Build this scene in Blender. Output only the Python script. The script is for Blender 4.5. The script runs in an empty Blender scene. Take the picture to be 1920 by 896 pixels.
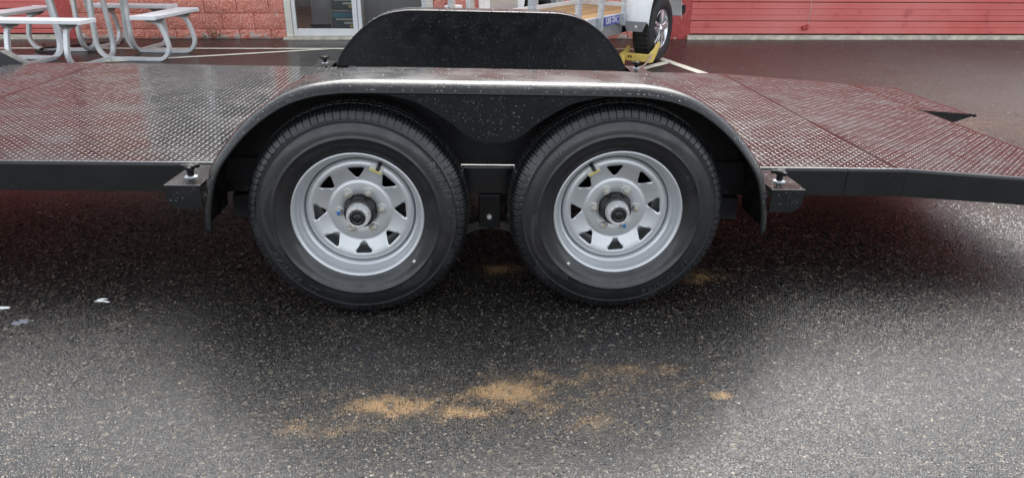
import bpy, bmesh, math, random
import numpy as np
from mathutils import Vector, Matrix, geometry
R = math.radians
rng = random.Random(7)
nrg = np.random.default_rng(11)
scene = bpy.context.scene
col = scene.collection

# ------------------------------------------------------------------ camera
cam_d = bpy.data.cameras.new("camera")
cam = bpy.data.objects.new("camera", cam_d)
col.objects.link(cam)
scene.camera = cam
cam_d.sensor_fit = 'HORIZONTAL'
cam_d.sensor_width = 36.0
cam_d.lens = 36.0 * 1325.0 / 1920.0
cam_d.clip_start = 0.05
cam_d.clip_end = 600.0
CAM_H, PITCH, ROLL = 1.19, R(23.0), R(-0.5)
fwd = Vector((0, math.cos(PITCH), -math.sin(PITCH)))
up0 = Vector((0, math.sin(PITCH), math.cos(PITCH)))
rt0 = Vector((1, 0, 0))
cr, sr = math.cos(ROLL), math.sin(ROLL)
rt = rt0 * cr - up0 * sr
upv = up0 * cr + rt0 * sr
m = Matrix((rt, upv, -fwd)).transposed().to_4x4()
m.translation = Vector((0, 0, CAM_H))
cam.matrix_world = m

# ------------------------------------------------------------------ sky, sun, exposure
SUN_EL, SUN_AZ = R(50), R(5)          # azimuth clockwise from +Y: veiled sun high over the shop
world = bpy.data.worlds.new("World")
scene.world = world
world.use_nodes = True
wn, wl = world.node_tree.nodes, world.node_tree.links
wn.clear()
sky = wn.new('ShaderNodeTexSky')
sky.sky_type = 'NISHITA'
sky.sun_disc = False
sky.sun_elevation = SUN_EL
sky.sun_rotation = SUN_AZ
sky.air_density = 1.0
sky.dust_density = 3.0
hsv = wn.new('ShaderNodeHueSaturation')
hsv.inputs['Saturation'].default_value = 0.30
bg = wn.new('ShaderNodeBackground')
bg.inputs['Strength'].default_value = 0.15
wo = wn.new('ShaderNodeOutputWorld')
wl.new(sky.outputs[0], hsv.inputs['Color'])
wl.new(hsv.outputs[0], bg.inputs['Color'])
wl.new(bg.outputs[0], wo.inputs['Surface'])
sun_d = bpy.data.lights.new("sun", 'SUN')
sun_d.energy = 1.2
sun_d.angle = R(58)
sun_d.color = (1.0, 0.97, 0.93)
sun = bpy.data.objects.new("sun", sun_d)
col.objects.link(sun)
sdir = Vector((math.sin(SUN_AZ) * math.cos(SUN_EL), math.cos(SUN_AZ) * math.cos(SUN_EL), math.sin(SUN_EL)))
sun.rotation_euler = sdir.to_track_quat('Z', 'Y').to_euler()
scene.view_settings.view_transform = 'Standard'
scene.view_settings.look = 'None'
scene.view_settings.gamma = 1.0
scene.view_settings.use_curve_mapping = False
scene.view_settings.exposure = 1.65
scene.render.engine = 'CYCLES'
scene.cycles.use_denoising = True
scene.cycles.max_bounces = 8
scene.cycles.transparent_max_bounces = 12

# ------------------------------------------------------------------ materials
MATS = {}
def _mat(name):
    mt = bpy.data.materials.new(name)
    mt.use_nodes = True
    n, l = mt.node_tree.nodes, mt.node_tree.links
    n.clear()
    out = n.new('ShaderNodeOutputMaterial')
    bs = n.new('ShaderNodeBsdfPrincipled')
    l.new(bs.outputs[0], out.inputs['Surface'])
    MATS[name] = mt
    return mt, n, l, bs, out

def ramp(n, stops):
    r = n.new('ShaderNodeValToRGB')
    e = r.color_ramp.elements
    while len(e) < len(stops):
        e.new(0.5)
    for el, (p, c) in zip(e, stops):
        el.position = p
        el.color = (c[0], c[1], c[2], 1) if not isinstance(c, (int, float)) else (c, c, c, 1)
    return r

def mat(name, base, rough=0.5, metal=0.0, spec=0.5, var=0.15, vscale=6.0, rvar=0.1, bump=0.0, bscale=80.0, coat=0.0, detail=4.0):
    """plain painted / raw surface with uneven tone, uneven gloss and fine relief"""
    mt, n, l, bs, out = _mat(name)
    tc = n.new('ShaderNodeTexCoord')
    nz = n.new('ShaderNodeTexNoise')
    nz.inputs['Scale'].default_value = vscale
    nz.inputs['Detail'].default_value = detail
    nz.inputs['Roughness'].default_value = 0.6
    l.new(tc.outputs['Object'], nz.inputs['Vector'])
    lo = [max(0, c * (1 - var)) for c in base]
    hi = [min(1, c * (1 + var)) for c in base]
    rp = ramp(n, [(0.3, lo), (0.7, hi)])
    l.new(nz.outputs['Fac'], rp.inputs[0])
    l.new(rp.outputs[0], bs.inputs['Base Color'])
    rr = ramp(n, [(0.3, max(0.02, rough - rvar)), (0.7, min(1, rough + rvar))])
    nz2 = n.new('ShaderNodeTexNoise')
    nz2.inputs['Scale'].default_value = vscale * 2.7
    nz2.inputs['Detail'].default_value = 3
    l.new(tc.outputs['Object'], nz2.inputs['Vector'])
    l.new(nz2.outputs['Fac'], rr.inputs[0])
    l.new(rr.outputs[0], bs.inputs['Roughness'])
    bs.inputs['Metallic'].default_value = metal
    bs.inputs['Specular IOR Level'].default_value = spec
    bs.inputs['Coat Weight'].default_value = coat
    bs.inputs['Coat Roughness'].default_value = 0.08
    if bump:
        nb = n.new('ShaderNodeTexNoise')
        nb.inputs['Scale'].default_value = bscale
        nb.inputs['Detail'].default_value = 3
        l.new(tc.outputs['Object'], nb.inputs['Vector'])
        bp = n.new('ShaderNodeBump')
        bp.inputs['Strength'].default_value = 1.0
        bp.inputs['Distance'].default_value = bump
        l.new(nb.outputs['Fac'], bp.inputs['Height'])
        l.new(bp.outputs[0], bs.inputs['Normal'])
    return mt

mat('black_paint', (0.007, 0.008, 0.010), 0.24, spec=0.32, var=0.25, vscale=5, rvar=0.07, bump=0.0004, bscale=45)
mat('wet_black_paint', (0.009, 0.0095, 0.010), 0.27, spec=0.40, coat=0.08, var=0.25, vscale=4, rvar=0.07, bump=0.0006, bscale=70)
mat('deck_steel', (0.014, 0.0125, 0.0125), 0.17, spec=0.6, var=0.4, vscale=2.2, rvar=0.10, bump=0.0006, bscale=9)
mat('dull_black', (0.010, 0.010, 0.011), 0.55, spec=0.3, var=0.3, vscale=8)
mat('underbody', (0.008, 0.008, 0.008), 0.9, spec=0.05, var=0.3, vscale=8)
mat('tyre_rubber', (0.010, 0.0105, 0.012), 0.42, spec=0.5, coat=0.5, var=0.3, vscale=9, rvar=0.16, bump=0.0006, bscale=320)
mat('tyre_letter', (0.042, 0.044, 0.048), 0.30, spec=0.8, var=0.1)
mat('tyre_dry', (0.03, 0.03, 0.032), 0.6, spec=0.3, var=0.2, vscale=14)
mat('wheel_silver', (0.63, 0.65, 0.66), 0.40, metal=0.68, spec=0.5, var=0.05, vscale=5, rvar=0.03)
mat('hub_dark', (0.014, 0.013, 0.013), 0.35, var=0.3, vscale=20)
mat('cap_zinc', (0.66, 0.66, 0.65), 0.36, metal=0.4, var=0.12, vscale=40)
mat('rubber_plug', (0.012, 0.012, 0.013), 0.3, var=0.1)
mat('nut_zinc', (0.66, 0.66, 0.63), 0.32, metal=0.6, var=0.15, vscale=60)
mat('nut_end', (0.46, 0.42, 0.32), 0.4, metal=0.4, var=0.2, vscale=60)
mat('blue_mark', (0.03, 0.16, 0.45), 0.45)
mat('sticker_white', (0.72, 0.70, 0.62), 0.5, var=0.06)
mat('sticker_yellow', (0.65, 0.55, 0.10), 0.5, var=0.06)
mat('bare_edge', (0.30, 0.31, 0.33), 0.4, var=0.2, vscale=30)
mat('white_bolt', (0.78, 0.78, 0.76), 0.45, var=0.05)
mat('washer', (0.45, 0.47, 0.49), 0.35, metal=0.5, var=0.1)
mat('spring_steel', (0.045, 0.036, 0.030), 0.55, var=0.5, vscale=25)
mat('aluminium', (0.68, 0.70, 0.70), 0.40, metal=0.35, spec=0.5, var=0.12, vscale=7, rvar=0.1)
mat('seat_aluminium', (0.82, 0.83, 0.84), 0.42, metal=0.1, spec=0.5, var=0.07, vscale=7, rvar=0.08)
mat('end_cap', (0.86, 0.87, 0.87), 0.45, var=0.03)
mat('galvanised', (0.52, 0.55, 0.57), 0.45, metal=0.45, var=0.3, vscale=55, rvar=0.12)
mat('white_paint', (0.80, 0.80, 0.79), 0.35, var=0.05, vscale=6, coat=0.2)
mat('grey_steel', (0.30, 0.30, 0.30), 0.5, metal=0.3, var=0.12, vscale=10)
mat('beige_panel', (0.46, 0.42, 0.38), 0.6, var=0.06)
mat('alloy', (0.74, 0.76, 0.78), 0.22, metal=0.85, var=0.08, vscale=20)
mat('clamp_yellow', (0.78, 0.58, 0.15), 0.42, var=0.12, vscale=25)
mat('cable_pink', (0.42, 0.28, 0.22), 0.5, var=0.25, vscale=30)
mat('chain_brown', (0.05, 0.032, 0.022), 0.5, metal=0.3, var=0.4, vscale=60)
mat('wall_red_smooth', (0.46, 0.060, 0.055), 0.5, spec=0.4, var=0.10, vscale=5, bump=0.001, bscale=30)
mat('mortar_red', (0.44, 0.075, 0.05), 0.8, var=0.15, vscale=10)
mat('door_frame', (0.74, 0.75, 0.75), 0.4, metal=0.1, var=0.04)
mat('frame_cream', (0.70, 0.68, 0.60), 0.5, var=0.08, vscale=20)
mat('concrete', (0.60, 0.55, 0.44), 0.8, var=0.3, vscale=9, bump=0.003, bscale=60)
mat('fascia', (0.52, 0.50, 0.47), 0.6, var=0.06)
mat('interior_wall', (0.40, 0.36, 0.35), 0.8, var=0.15)
mat('interior_floor', (0.36, 0.18, 0.12), 0.5, var=0.25, vscale=2)  # brown stands in for the wet lot's reflection in the door glass
mat('standin_grey', (0.30, 0.31, 0.33), 0.45, var=0.1)
mat('standin_red', (0.50, 0.05, 0.06), 0.4, var=0.1)
mat('dot_white', (0.8, 0.8, 0.78), 0.4)
mat('poster_dark', (0.05, 0.06, 0.07), 0.5, var=0.4, vscale=18)
mat('poster_teal', (0.06, 0.20, 0.27), 0.5, var=0.3, vscale=18)
mat('poster_blue', (0.03, 0.08, 0.24), 0.5, var=0.3, vscale=18)
mat('poster_light', (0.62, 0.60, 0.52), 0.5, var=0.2, vscale=30)
mat('poster_gold', (0.50, 0.38, 0.10), 0.5, var=0.3, vscale=30)
mat('rack_chrome', (0.55, 0.54, 0.50), 0.35, metal=0.6, var=0.1)
mat('blue_label', (0.035, 0.05, 0.33), 0.4, var=0.05)
mat('line_paint', (0.80, 0.77, 0.63), 0.55, var=0.18, vscale=14, bump=0.0015, bscale=120)
mat('white_splat', (0.80, 0.80, 0.76), 0.6, var=0.1, vscale=60)
mat('grey_splat', (0.16, 0.17, 0.19), 0.5, var=0.3, vscale=40)
mat('weed_leaf', (0.09, 0.13, 0.035), 0.6, var=0.4, vscale=30)
mat('pebble', (0.34, 0.30, 0.24), 0.5, var=0.5, vscale=9)
mat('roof_grey', (0.30, 0.30, 0.30), 0.8, var=0.1)

def make_glass():
    mt, n, l, bs, out = _mat('shop_glass')
    n.remove(bs)
    tr = n.new('ShaderNodeBsdfTransparent')
    tr.inputs[0].default_value = (0.90, 0.92, 0.92, 1)
    gl = n.new('ShaderNodeBsdfGlossy')
    gl.inputs['Roughness'].default_value = 0.01
    fr = n.new('ShaderNodeFresnel')
    fr.inputs['IOR'].default_value = 1.55
    mx = n.new('ShaderNodeMixShader')
    l.new(fr.outputs[0], mx.inputs[0])
    l.new(tr.outputs[0], mx.inputs[1])
    l.new(gl.outputs[0], mx.inputs[2])
    l.new(mx.outputs[0], out.inputs['Surface'])
make_glass()

def make_water():
    mt, n, l, bs, out = _mat('water_bead')
    bs.inputs['Base Color'].default_value = (0.85, 0.88, 0.92, 1)
    bs.inputs['Roughness'].default_value = 0.04
    bs.inputs['IOR'].default_value = 1.33
    bs.inputs['Transmission Weight'].default_value = 0.93
make_water()

def make_wood():
    mt, n, l, bs, out = _mat('deck_wood')
    tc = n.new('ShaderNodeTexCoord')
    mp = n.new('ShaderNodeMapping')
    mp.inputs['Scale'].default_value = (2.0, 40, 40)
    l.new(tc.outputs['Object'], mp.inputs[0])
    nz = n.new('ShaderNodeTexNoise')
    nz.inputs['Scale'].default_value = 2.0
    nz.inputs['Detail'].default_value = 5
    l.new(mp.outputs[0], nz.inputs['Vector'])
    oi = n.new('ShaderNodeObjectInfo')
    rp = ramp(n, [(0.25, (0.30, 0.17, 0.07)), (0.5, (0.46, 0.29, 0.13)), (0.75, (0.56, 0.38, 0.19))])
    l.new(nz.outputs['Fac'], rp.inputs[0])
    hv = n.new('ShaderNodeHueSaturation')
    mr = n.new('ShaderNodeMapRange')
    mr.inputs['To Min'].default_value = 0.8
    mr.inputs['To Max'].default_value = 1.15
    l.new(oi.outputs['Random'], mr.inputs[0])
    l.new(mr.outputs[0], hv.inputs['Value'])
    l.new(rp.outputs[0], hv.inputs['Color'])
    l.new(hv.outputs[0], bs.inputs['Base Color'])
    bs.inputs['Roughness'].default_value = 0.55
make_wood()

def make_block():
    mt, n, l, bs, out = _mat('split_block')
    tc = n.new('ShaderNodeTexCoord')
    oi = n.new('ShaderNodeObjectInfo')
    ad = n.new('ShaderNodeVectorMath')
    l.new(tc.outputs['Object'], ad.inputs[0])
    l.new(oi.outputs['Location'], ad.inputs[1])
    nz = n.new('ShaderNodeTexNoise')
    nz.inputs['Scale'].default_value = 62
    nz.inputs['Detail'].default_value = 5
    nz.inputs['Roughness'].default_value = 0.7
    l.new(ad.outputs[0], nz.inputs['Vector'])
    rp = ramp(n, [(0.36, (0.50, 0.10, 0.068)), (0.5, (0.75, 0.25, 0.175)), (0.64, (0.90, 0.55, 0.45))])
    l.new(nz.outputs['Fac'], rp.inputs[0])
    big = n.new('ShaderNodeTexNoise')
    big.inputs['Scale'].default_value = 2.2
    l.new(ad.outputs[0], big.inputs['Vector'])
    hv = n.new('ShaderNodeHueSaturation')
    mr = n.new('ShaderNodeMapRange')
    mr.inputs['From Min'].default_value = 0.3
    mr.inputs['From Max'].default_value = 0.7
    mr.inputs['To Min'].default_value = 0.82
    mr.inputs['To Max'].default_value = 1.12
    l.new(big.outputs['Fac'], mr.inputs[0])
    l.new(mr.outputs[0], hv.inputs['Value'])
    l.new(rp.outputs[0], hv.inputs['Color'])
    # worn-through paint close to the pavement: pale block showing in ragged patches
    sx = n.new('ShaderNodeSeparateXYZ')
    gp = n.new('ShaderNodeNewGeometry')
    l.new(gp.outputs['Position'], sx.inputs[0])
    zz = n.new('ShaderNodeMapRange')
    zz.inputs['From Min'].default_value = 0.0
    zz.inputs['From Max'].default_value = 0.11
    zz.inputs['To Min'].default_value = 0.30
    zz.inputs['To Max'].default_value = 0.0
    l.new(sx.outputs['Z'], zz.inputs[0])
    wnz = n.new('ShaderNodeTexNoise')
    wnz.inputs['Scale'].default_value = 7
    wnz.inputs['Detail'].default_value = 6
    l.new(gp.outputs['Position'], wnz.inputs['Vector'])
    sm = n.new('ShaderNodeMath')
    l.new(wnz.outputs['Fac'], sm.inputs[0])
    l.new(zz.outputs[0], sm.inputs[1])
    th = ramp(n, [(0.70, 0.0), (0.76, 1.0)])
    l.new(sm.outputs[0], th.inputs[0])
    mx = n.new('ShaderNodeMix')
    mx.data_type = 'RGBA'
    l.new(th.outputs[0], mx.inputs['Factor'])
    l.new(hv.outputs[0], mx.inputs[6])
    mx.inputs[7].default_value = (0.62, 0.50, 0.44, 1)
    l.new(mx.outputs[2], bs.inputs['Base Color'])
    bs.inputs['Roughness'].default_value = 0.6
    bp = n.new('ShaderNodeBump')
    bp.inputs['Distance'].default_value = 0.009
    l.new(nz.outputs['Fac'], bp.inputs['Height'])
    l.new(bp.outputs[0], bs.inputs['Normal'])
make_block()

def make_door_red():
    mt, n, l, bs, out = _mat('door_red')
    gp = n.new('ShaderNodeNewGeometry')
    nz = n.new('ShaderNodeTexNoise')
    nz.inputs['Scale'].default_value = 1.1
    nz.inputs['Detail'].default_value = 5
    l.new(gp.outputs['Position'], nz.inputs['Vector'])
    rp = ramp(n, [(0.3, (0.61, 0.135, 0.118)), (0.5, (0.67, 0.18, 0.158)), (0.7, (0.71, 0.23, 0.205))])
    l.new(nz.outputs['Fac'], rp.inputs[0])
    fn = n.new('ShaderNodeTexNoise')
    fn.inputs['Scale'].default_value = 5
    fn.inputs['Detail'].default_value = 7
    l.new(gp.outputs['Position'], fn.inputs['Vector'])
    st = ramp(n, [(0.60, 0.0), (0.74, 0.55)])
    l.new(fn.outputs['Fac'], st.inputs[0])
    mx = n.new('ShaderNodeMix')
    mx.data_type = 'RGBA'
    l.new(st.outputs[0], mx.inputs['Factor'])
    l.new(rp.outputs[0], mx.inputs[6])
    mx.inputs[7].default_value = (0.40, 0.06, 0.055, 1)
    l.new(mx.outputs[2], bs.inputs['Base Color'])
    bs.inputs['Roughness'].default_value = 0.5
    bs.inputs['Specular IOR Level'].default_value = 0.2
make_door_red()

def make_peel():
    mt, n, l, bs, out = _mat('wall_red_peeling')
    gp = n.new('ShaderNodeNewGeometry')
    nz = n.new('ShaderNodeTexNoise')
    nz.inputs['Scale'].default_value = 5.5
    nz.inputs['Detail'].default_value = 5
    l.new(gp.outputs['Position'], nz.inputs['Vector'])
    th = ramp(n, [(0.66, 0.0), (0.69, 1.0)])
    l.new(nz.outputs['Fac'], th.inputs[0])
    fn = n.new('ShaderNodeTexNoise')
    fn.inputs['Scale'].default_value = 20
    l.new(gp.outputs['Position'], fn.inputs['Vector'])
    rp = ramp(n, [(0.3, (0.40, 0.045, 0.042)), (0.7, (0.52, 0.085, 0.078))])
    l.new(fn.outputs['Fac'], rp.inputs[0])
    mx = n.new('ShaderNodeMix')
    mx.data_type = 'RGBA'
    l.new(th.outputs[0], mx.inputs['Factor'])
    l.new(rp.outputs[0], mx.inputs[6])
    mx.inputs[7].default_value = (0.62, 0.52, 0.45, 1)
    l.new(mx.outputs[2], bs.inputs['Base Color'])
    bs.inputs['Roughness'].default_value = 0.5
    bp = n.new('ShaderNodeBump')
    bp.inputs['Distance'].default_value = 0.002
    l.new(fn.outputs['Fac'], bp.inputs['Height'])
    l.new(bp.outputs[0], bs.inputs['Normal'])
make_peel()

SAND = [  # (x, y, rx, ry, weight) patches of washed-out sand on the asphalt
    (-0.32, 1.615, 0.09, 0.035, 1.0), (-0.16, 1.60, 0.07, 0.025, 0.75), (-0.01, 1.68, 0.085, 0.04, 0.9),
    (-0.09, 1.585, 0.035, 0.016, 0.9), (0.596, 1.68, 0.022, 0.012, 1.0), (-0.53, 1.51, 0.08, 0.028, 0.42),
    (0.36, 1.80, 0.14, 0.04, 0.40), (0.12, 1.76, 0.18, 0.04, 0.38), (-0.04, 2.50, 0.06, 0.035, 0.8),
    (0.22, 1.54, 0.08, 0.04, 0.36), (0.70, 2.45, 0.10, 0.05, 0.5), (-0.10, 1.63, 0.36, 0.075, 0.36), (0.20, 1.72, 0.36, 0.07, 0.29), (-0.45, 1.54, 0.22, 0.05, 0.28), (3.05, 5.0, 0.9, 0.35, 0.33)]
def make_asphalt():
    mt, n, l, bs, out = _mat('wet_asphalt')
    tc = n.new('ShaderNodeTexCoord')
    P = tc.outputs['Object']
    def vor(scale, feature='F1'):
        v = n.new('ShaderNodeTexVoronoi')
        v.feature = feature
        v.inputs['Scale'].default_value = scale
        l.new(P, v.inputs['Vector'])
        return v
    def noise(scale, detail=3, rough=0.55):
        z = n.new('ShaderNodeTexNoise')
        z.inputs['Scale'].default_value = scale
        z.inputs['Detail'].default_value = detail
        z.inputs['Roughness'].default_value = rough
        l.new(P, z.inputs['Vector'])
        return z
    def math_(op, a, b=None, clamp=False):
        q = n.new('ShaderNodeMath')
        q.operation = op
        q.use_clamp = clamp
        for i, s in enumerate((a, b)):
            if s is None:
                continue
            if isinstance(s, (int, float)):
                q.inputs[i].default_value = s
            else:
                l.new(s, q.inputs[i])
        return q.outputs[0]
    def mixc(f, a, b):
        q = n.new('ShaderNodeMix')
        q.data_type = 'RGBA'
        l.new(f, q.inputs['Factor'])
        for i, s in ((6, a), (7, b)):
            if isinstance(s, tuple):
                q.inputs[i].default_value = (*s, 1)
            else:
                l.new(s, q.inputs[i])
        return q.outputs[2]
    v1 = vor(150)
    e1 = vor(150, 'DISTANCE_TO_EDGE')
    v2 = vor(80)
    sep = n.new('ShaderNodeSeparateColor')
    l.new(v1.outputs['Color'], sep.inputs[0])
    sep2 = n.new('ShaderNodeSeparateColor')
    l.new(v2.outputs['Color'], sep2.inputs[0])
    # colours of the single stones
    stone = ramp(n, [(0.0, (0.006, 0.006, 0.006)), (0.55, (0.011, 0.011, 0.011)), (0.78, (0.022, 0.020, 0.018)), (0.90, (0.050, 0.042, 0.031)), (0.96, (0.12, 0.095, 0.062)), (1.0, (0.22, 0.19, 0.145))])
    l.new(sep.outputs[0], stone.inputs[0])
    fine = ramp(n, [(0.0, (0.006, 0.006, 0.006)), (0.90, (0.012, 0.012, 0.012)), (0.97, (0.03, 0.026, 0.020)), (0.995, (0.12, 0.10, 0.07)), (1.0, (0.22, 0.19, 0.15))])
    l.new(sep2.outputs[0], fine.inputs[0])
    pick = ramp(n, [(0.62, 0.0), (0.66, 1.0)])
    l.new(sep2.outputs[1], pick.inputs[0])
    c = mixc(pick.outputs[0], stone.outputs[0], fine.outputs[0])
    # sand patches
    geo = n.new('ShaderNodeSeparateXYZ')
    l.new(P, geo.inputs[0])
    tot = None
    wob = noise(9, 4, 0.6)
    for (x, y, rx, ry, w) in SAND:
        dx = math_('DIVIDE', math_('SUBTRACT', geo.outputs[0], x), rx)
        dy = math_('DIVIDE', math_('SUBTRACT', geo.outputs[1], y), ry)
        d2 = math_('ADD', math_('MULTIPLY', dx, dx), math_('MULTIPLY', dy, dy))
        g = math_('MULTIPLY', math_('POWER', 2.718, math_('MULTIPLY', d2, -0.42)), w)
        tot = g if tot is None else math_('MAXIMUM', tot, g)
    wf = noise(38, 5, 0.7)
    sm = math_('MULTIPLY', tot, math_('SUBTRACT', math_('ADD', math_('MULTIPLY', wob.outputs['Fac'], 2.6), math_('MULTIPLY', wf.outputs['Fac'], 1.2)), 0.85))
    sm2 = math_('SUBTRACT', sm, math_('MULTIPLY', sep.outputs[2], 0.30))
    sr_ = ramp(n, [(0.12, 0.0), (0.95, 0.75)])
    l.new(sm2, sr_.inputs[0])
    c = mixc(sr_.outputs[0], c, (0.38, 0.24, 0.11))
    # rusty-brown silt over wide areas
    silt = noise(0.9, 4, 0.6)
    sl = ramp(n, [(0.50, 0.0), (0.85, 0.12)])
    l.new(silt.outputs['Fac'], sl.inputs[0])
    c = mixc(sl.outputs[0], c, (0.060, 0.042, 0.028))
    # drier, dustier stretch of the lot right of the shop door
    dn = noise(1.3, 5, 0.65)
    dx = math_('MULTIPLY', math_('SUBTRACT', geo.outputs[0], 1.8), 0.35, True)
    dy = math_('MULTIPLY', math_('SUBTRACT', geo.outputs[1], 3.6), 0.5, True)
    du = math_('MULTIPLY', math_('MULTIPLY', dx, dy), math_('ADD', dn.outputs['Fac'], 0.25), True)
    dr = ramp(n, [(0.15, 0.0), (0.75, 0.75)])
    l.new(du, dr.inputs[0])
    spk = noise(70, 3, 0.7)
    dcol = ramp(n, [(0.35, (0.045, 0.036, 0.032)), (0.65, (0.15, 0.125, 0.11))])
    l.new(spk.outputs['Fac'], dcol.inputs[0])
    c = mixc(dr.outputs[0], c, dcol.outputs[0])
    l.new(c, bs.inputs['Base Color'])
    # relief: flat-topped stones with gaps, partly drowned by the water film
    et = ramp(n, [(0.0, 0.0), (0.17, 1.0)])
    l.new(e1.outputs['Distance'], et.inputs[0])
    film = noise(1.6, 4, 0.6)
    fr = ramp(n, [(0.35, 0.35), (0.65, 1.0)])
    l.new(film.outputs['Fac'], fr.inputs[0])
    h1 = math_('MULTIPLY', et.outputs[0], math_('ADD', math_('MULTIPLY', sep.outputs[2], 0.16), 0.10))
    n1 = noise(75, 3, 0.6)
    n2 = noise(210, 2, 0.5)
    hh = math_('ADD', h1, math_('ADD', math_('MULTIPLY', n1.outputs['Fac'], 0.75), math_('MULTIPLY', n2.outputs['Fac'], 0.20)))
    hh = math_('MULTIPLY', hh, fr.outputs[0])
    bp = n.new('ShaderNodeBump')
    bp.inputs['Strength'].default_value = 0.9
    bp.inputs['Distance'].default_value = 0.0017
    l.new(hh, bp.inputs['Height'])
    l.new(bp.outputs[0], bs.inputs['Normal'])
    rr = ramp(n, [(0.0, 0.08), (1.0, 0.20)])
    l.new(sep.outputs[1], rr.inputs[0])
    gap = ramp(n, [(0.06, 0.62), (0.16, 0.0)])   # gaps between the stones made rough, standing in for their shade
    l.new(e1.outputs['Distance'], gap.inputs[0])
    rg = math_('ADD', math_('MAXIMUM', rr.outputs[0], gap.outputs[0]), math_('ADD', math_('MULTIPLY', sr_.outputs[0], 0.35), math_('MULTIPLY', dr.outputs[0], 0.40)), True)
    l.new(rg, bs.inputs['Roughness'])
    bs.inputs['IOR'].default_value = 1.47
make_asphalt()

def make_aggregate():
    mt, n, l, bs, out = _mat('wet_stones')
    at = n.new('ShaderNodeAttribute')
    at.attribute_name = 'stone'
    l.new(at.outputs['Color'], bs.inputs['Base Color'])
    l.new(at.outputs['Alpha'], bs.inputs['Roughness'])
    bs.inputs['IOR'].default_value = 1.7
make_aggregate()

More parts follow.
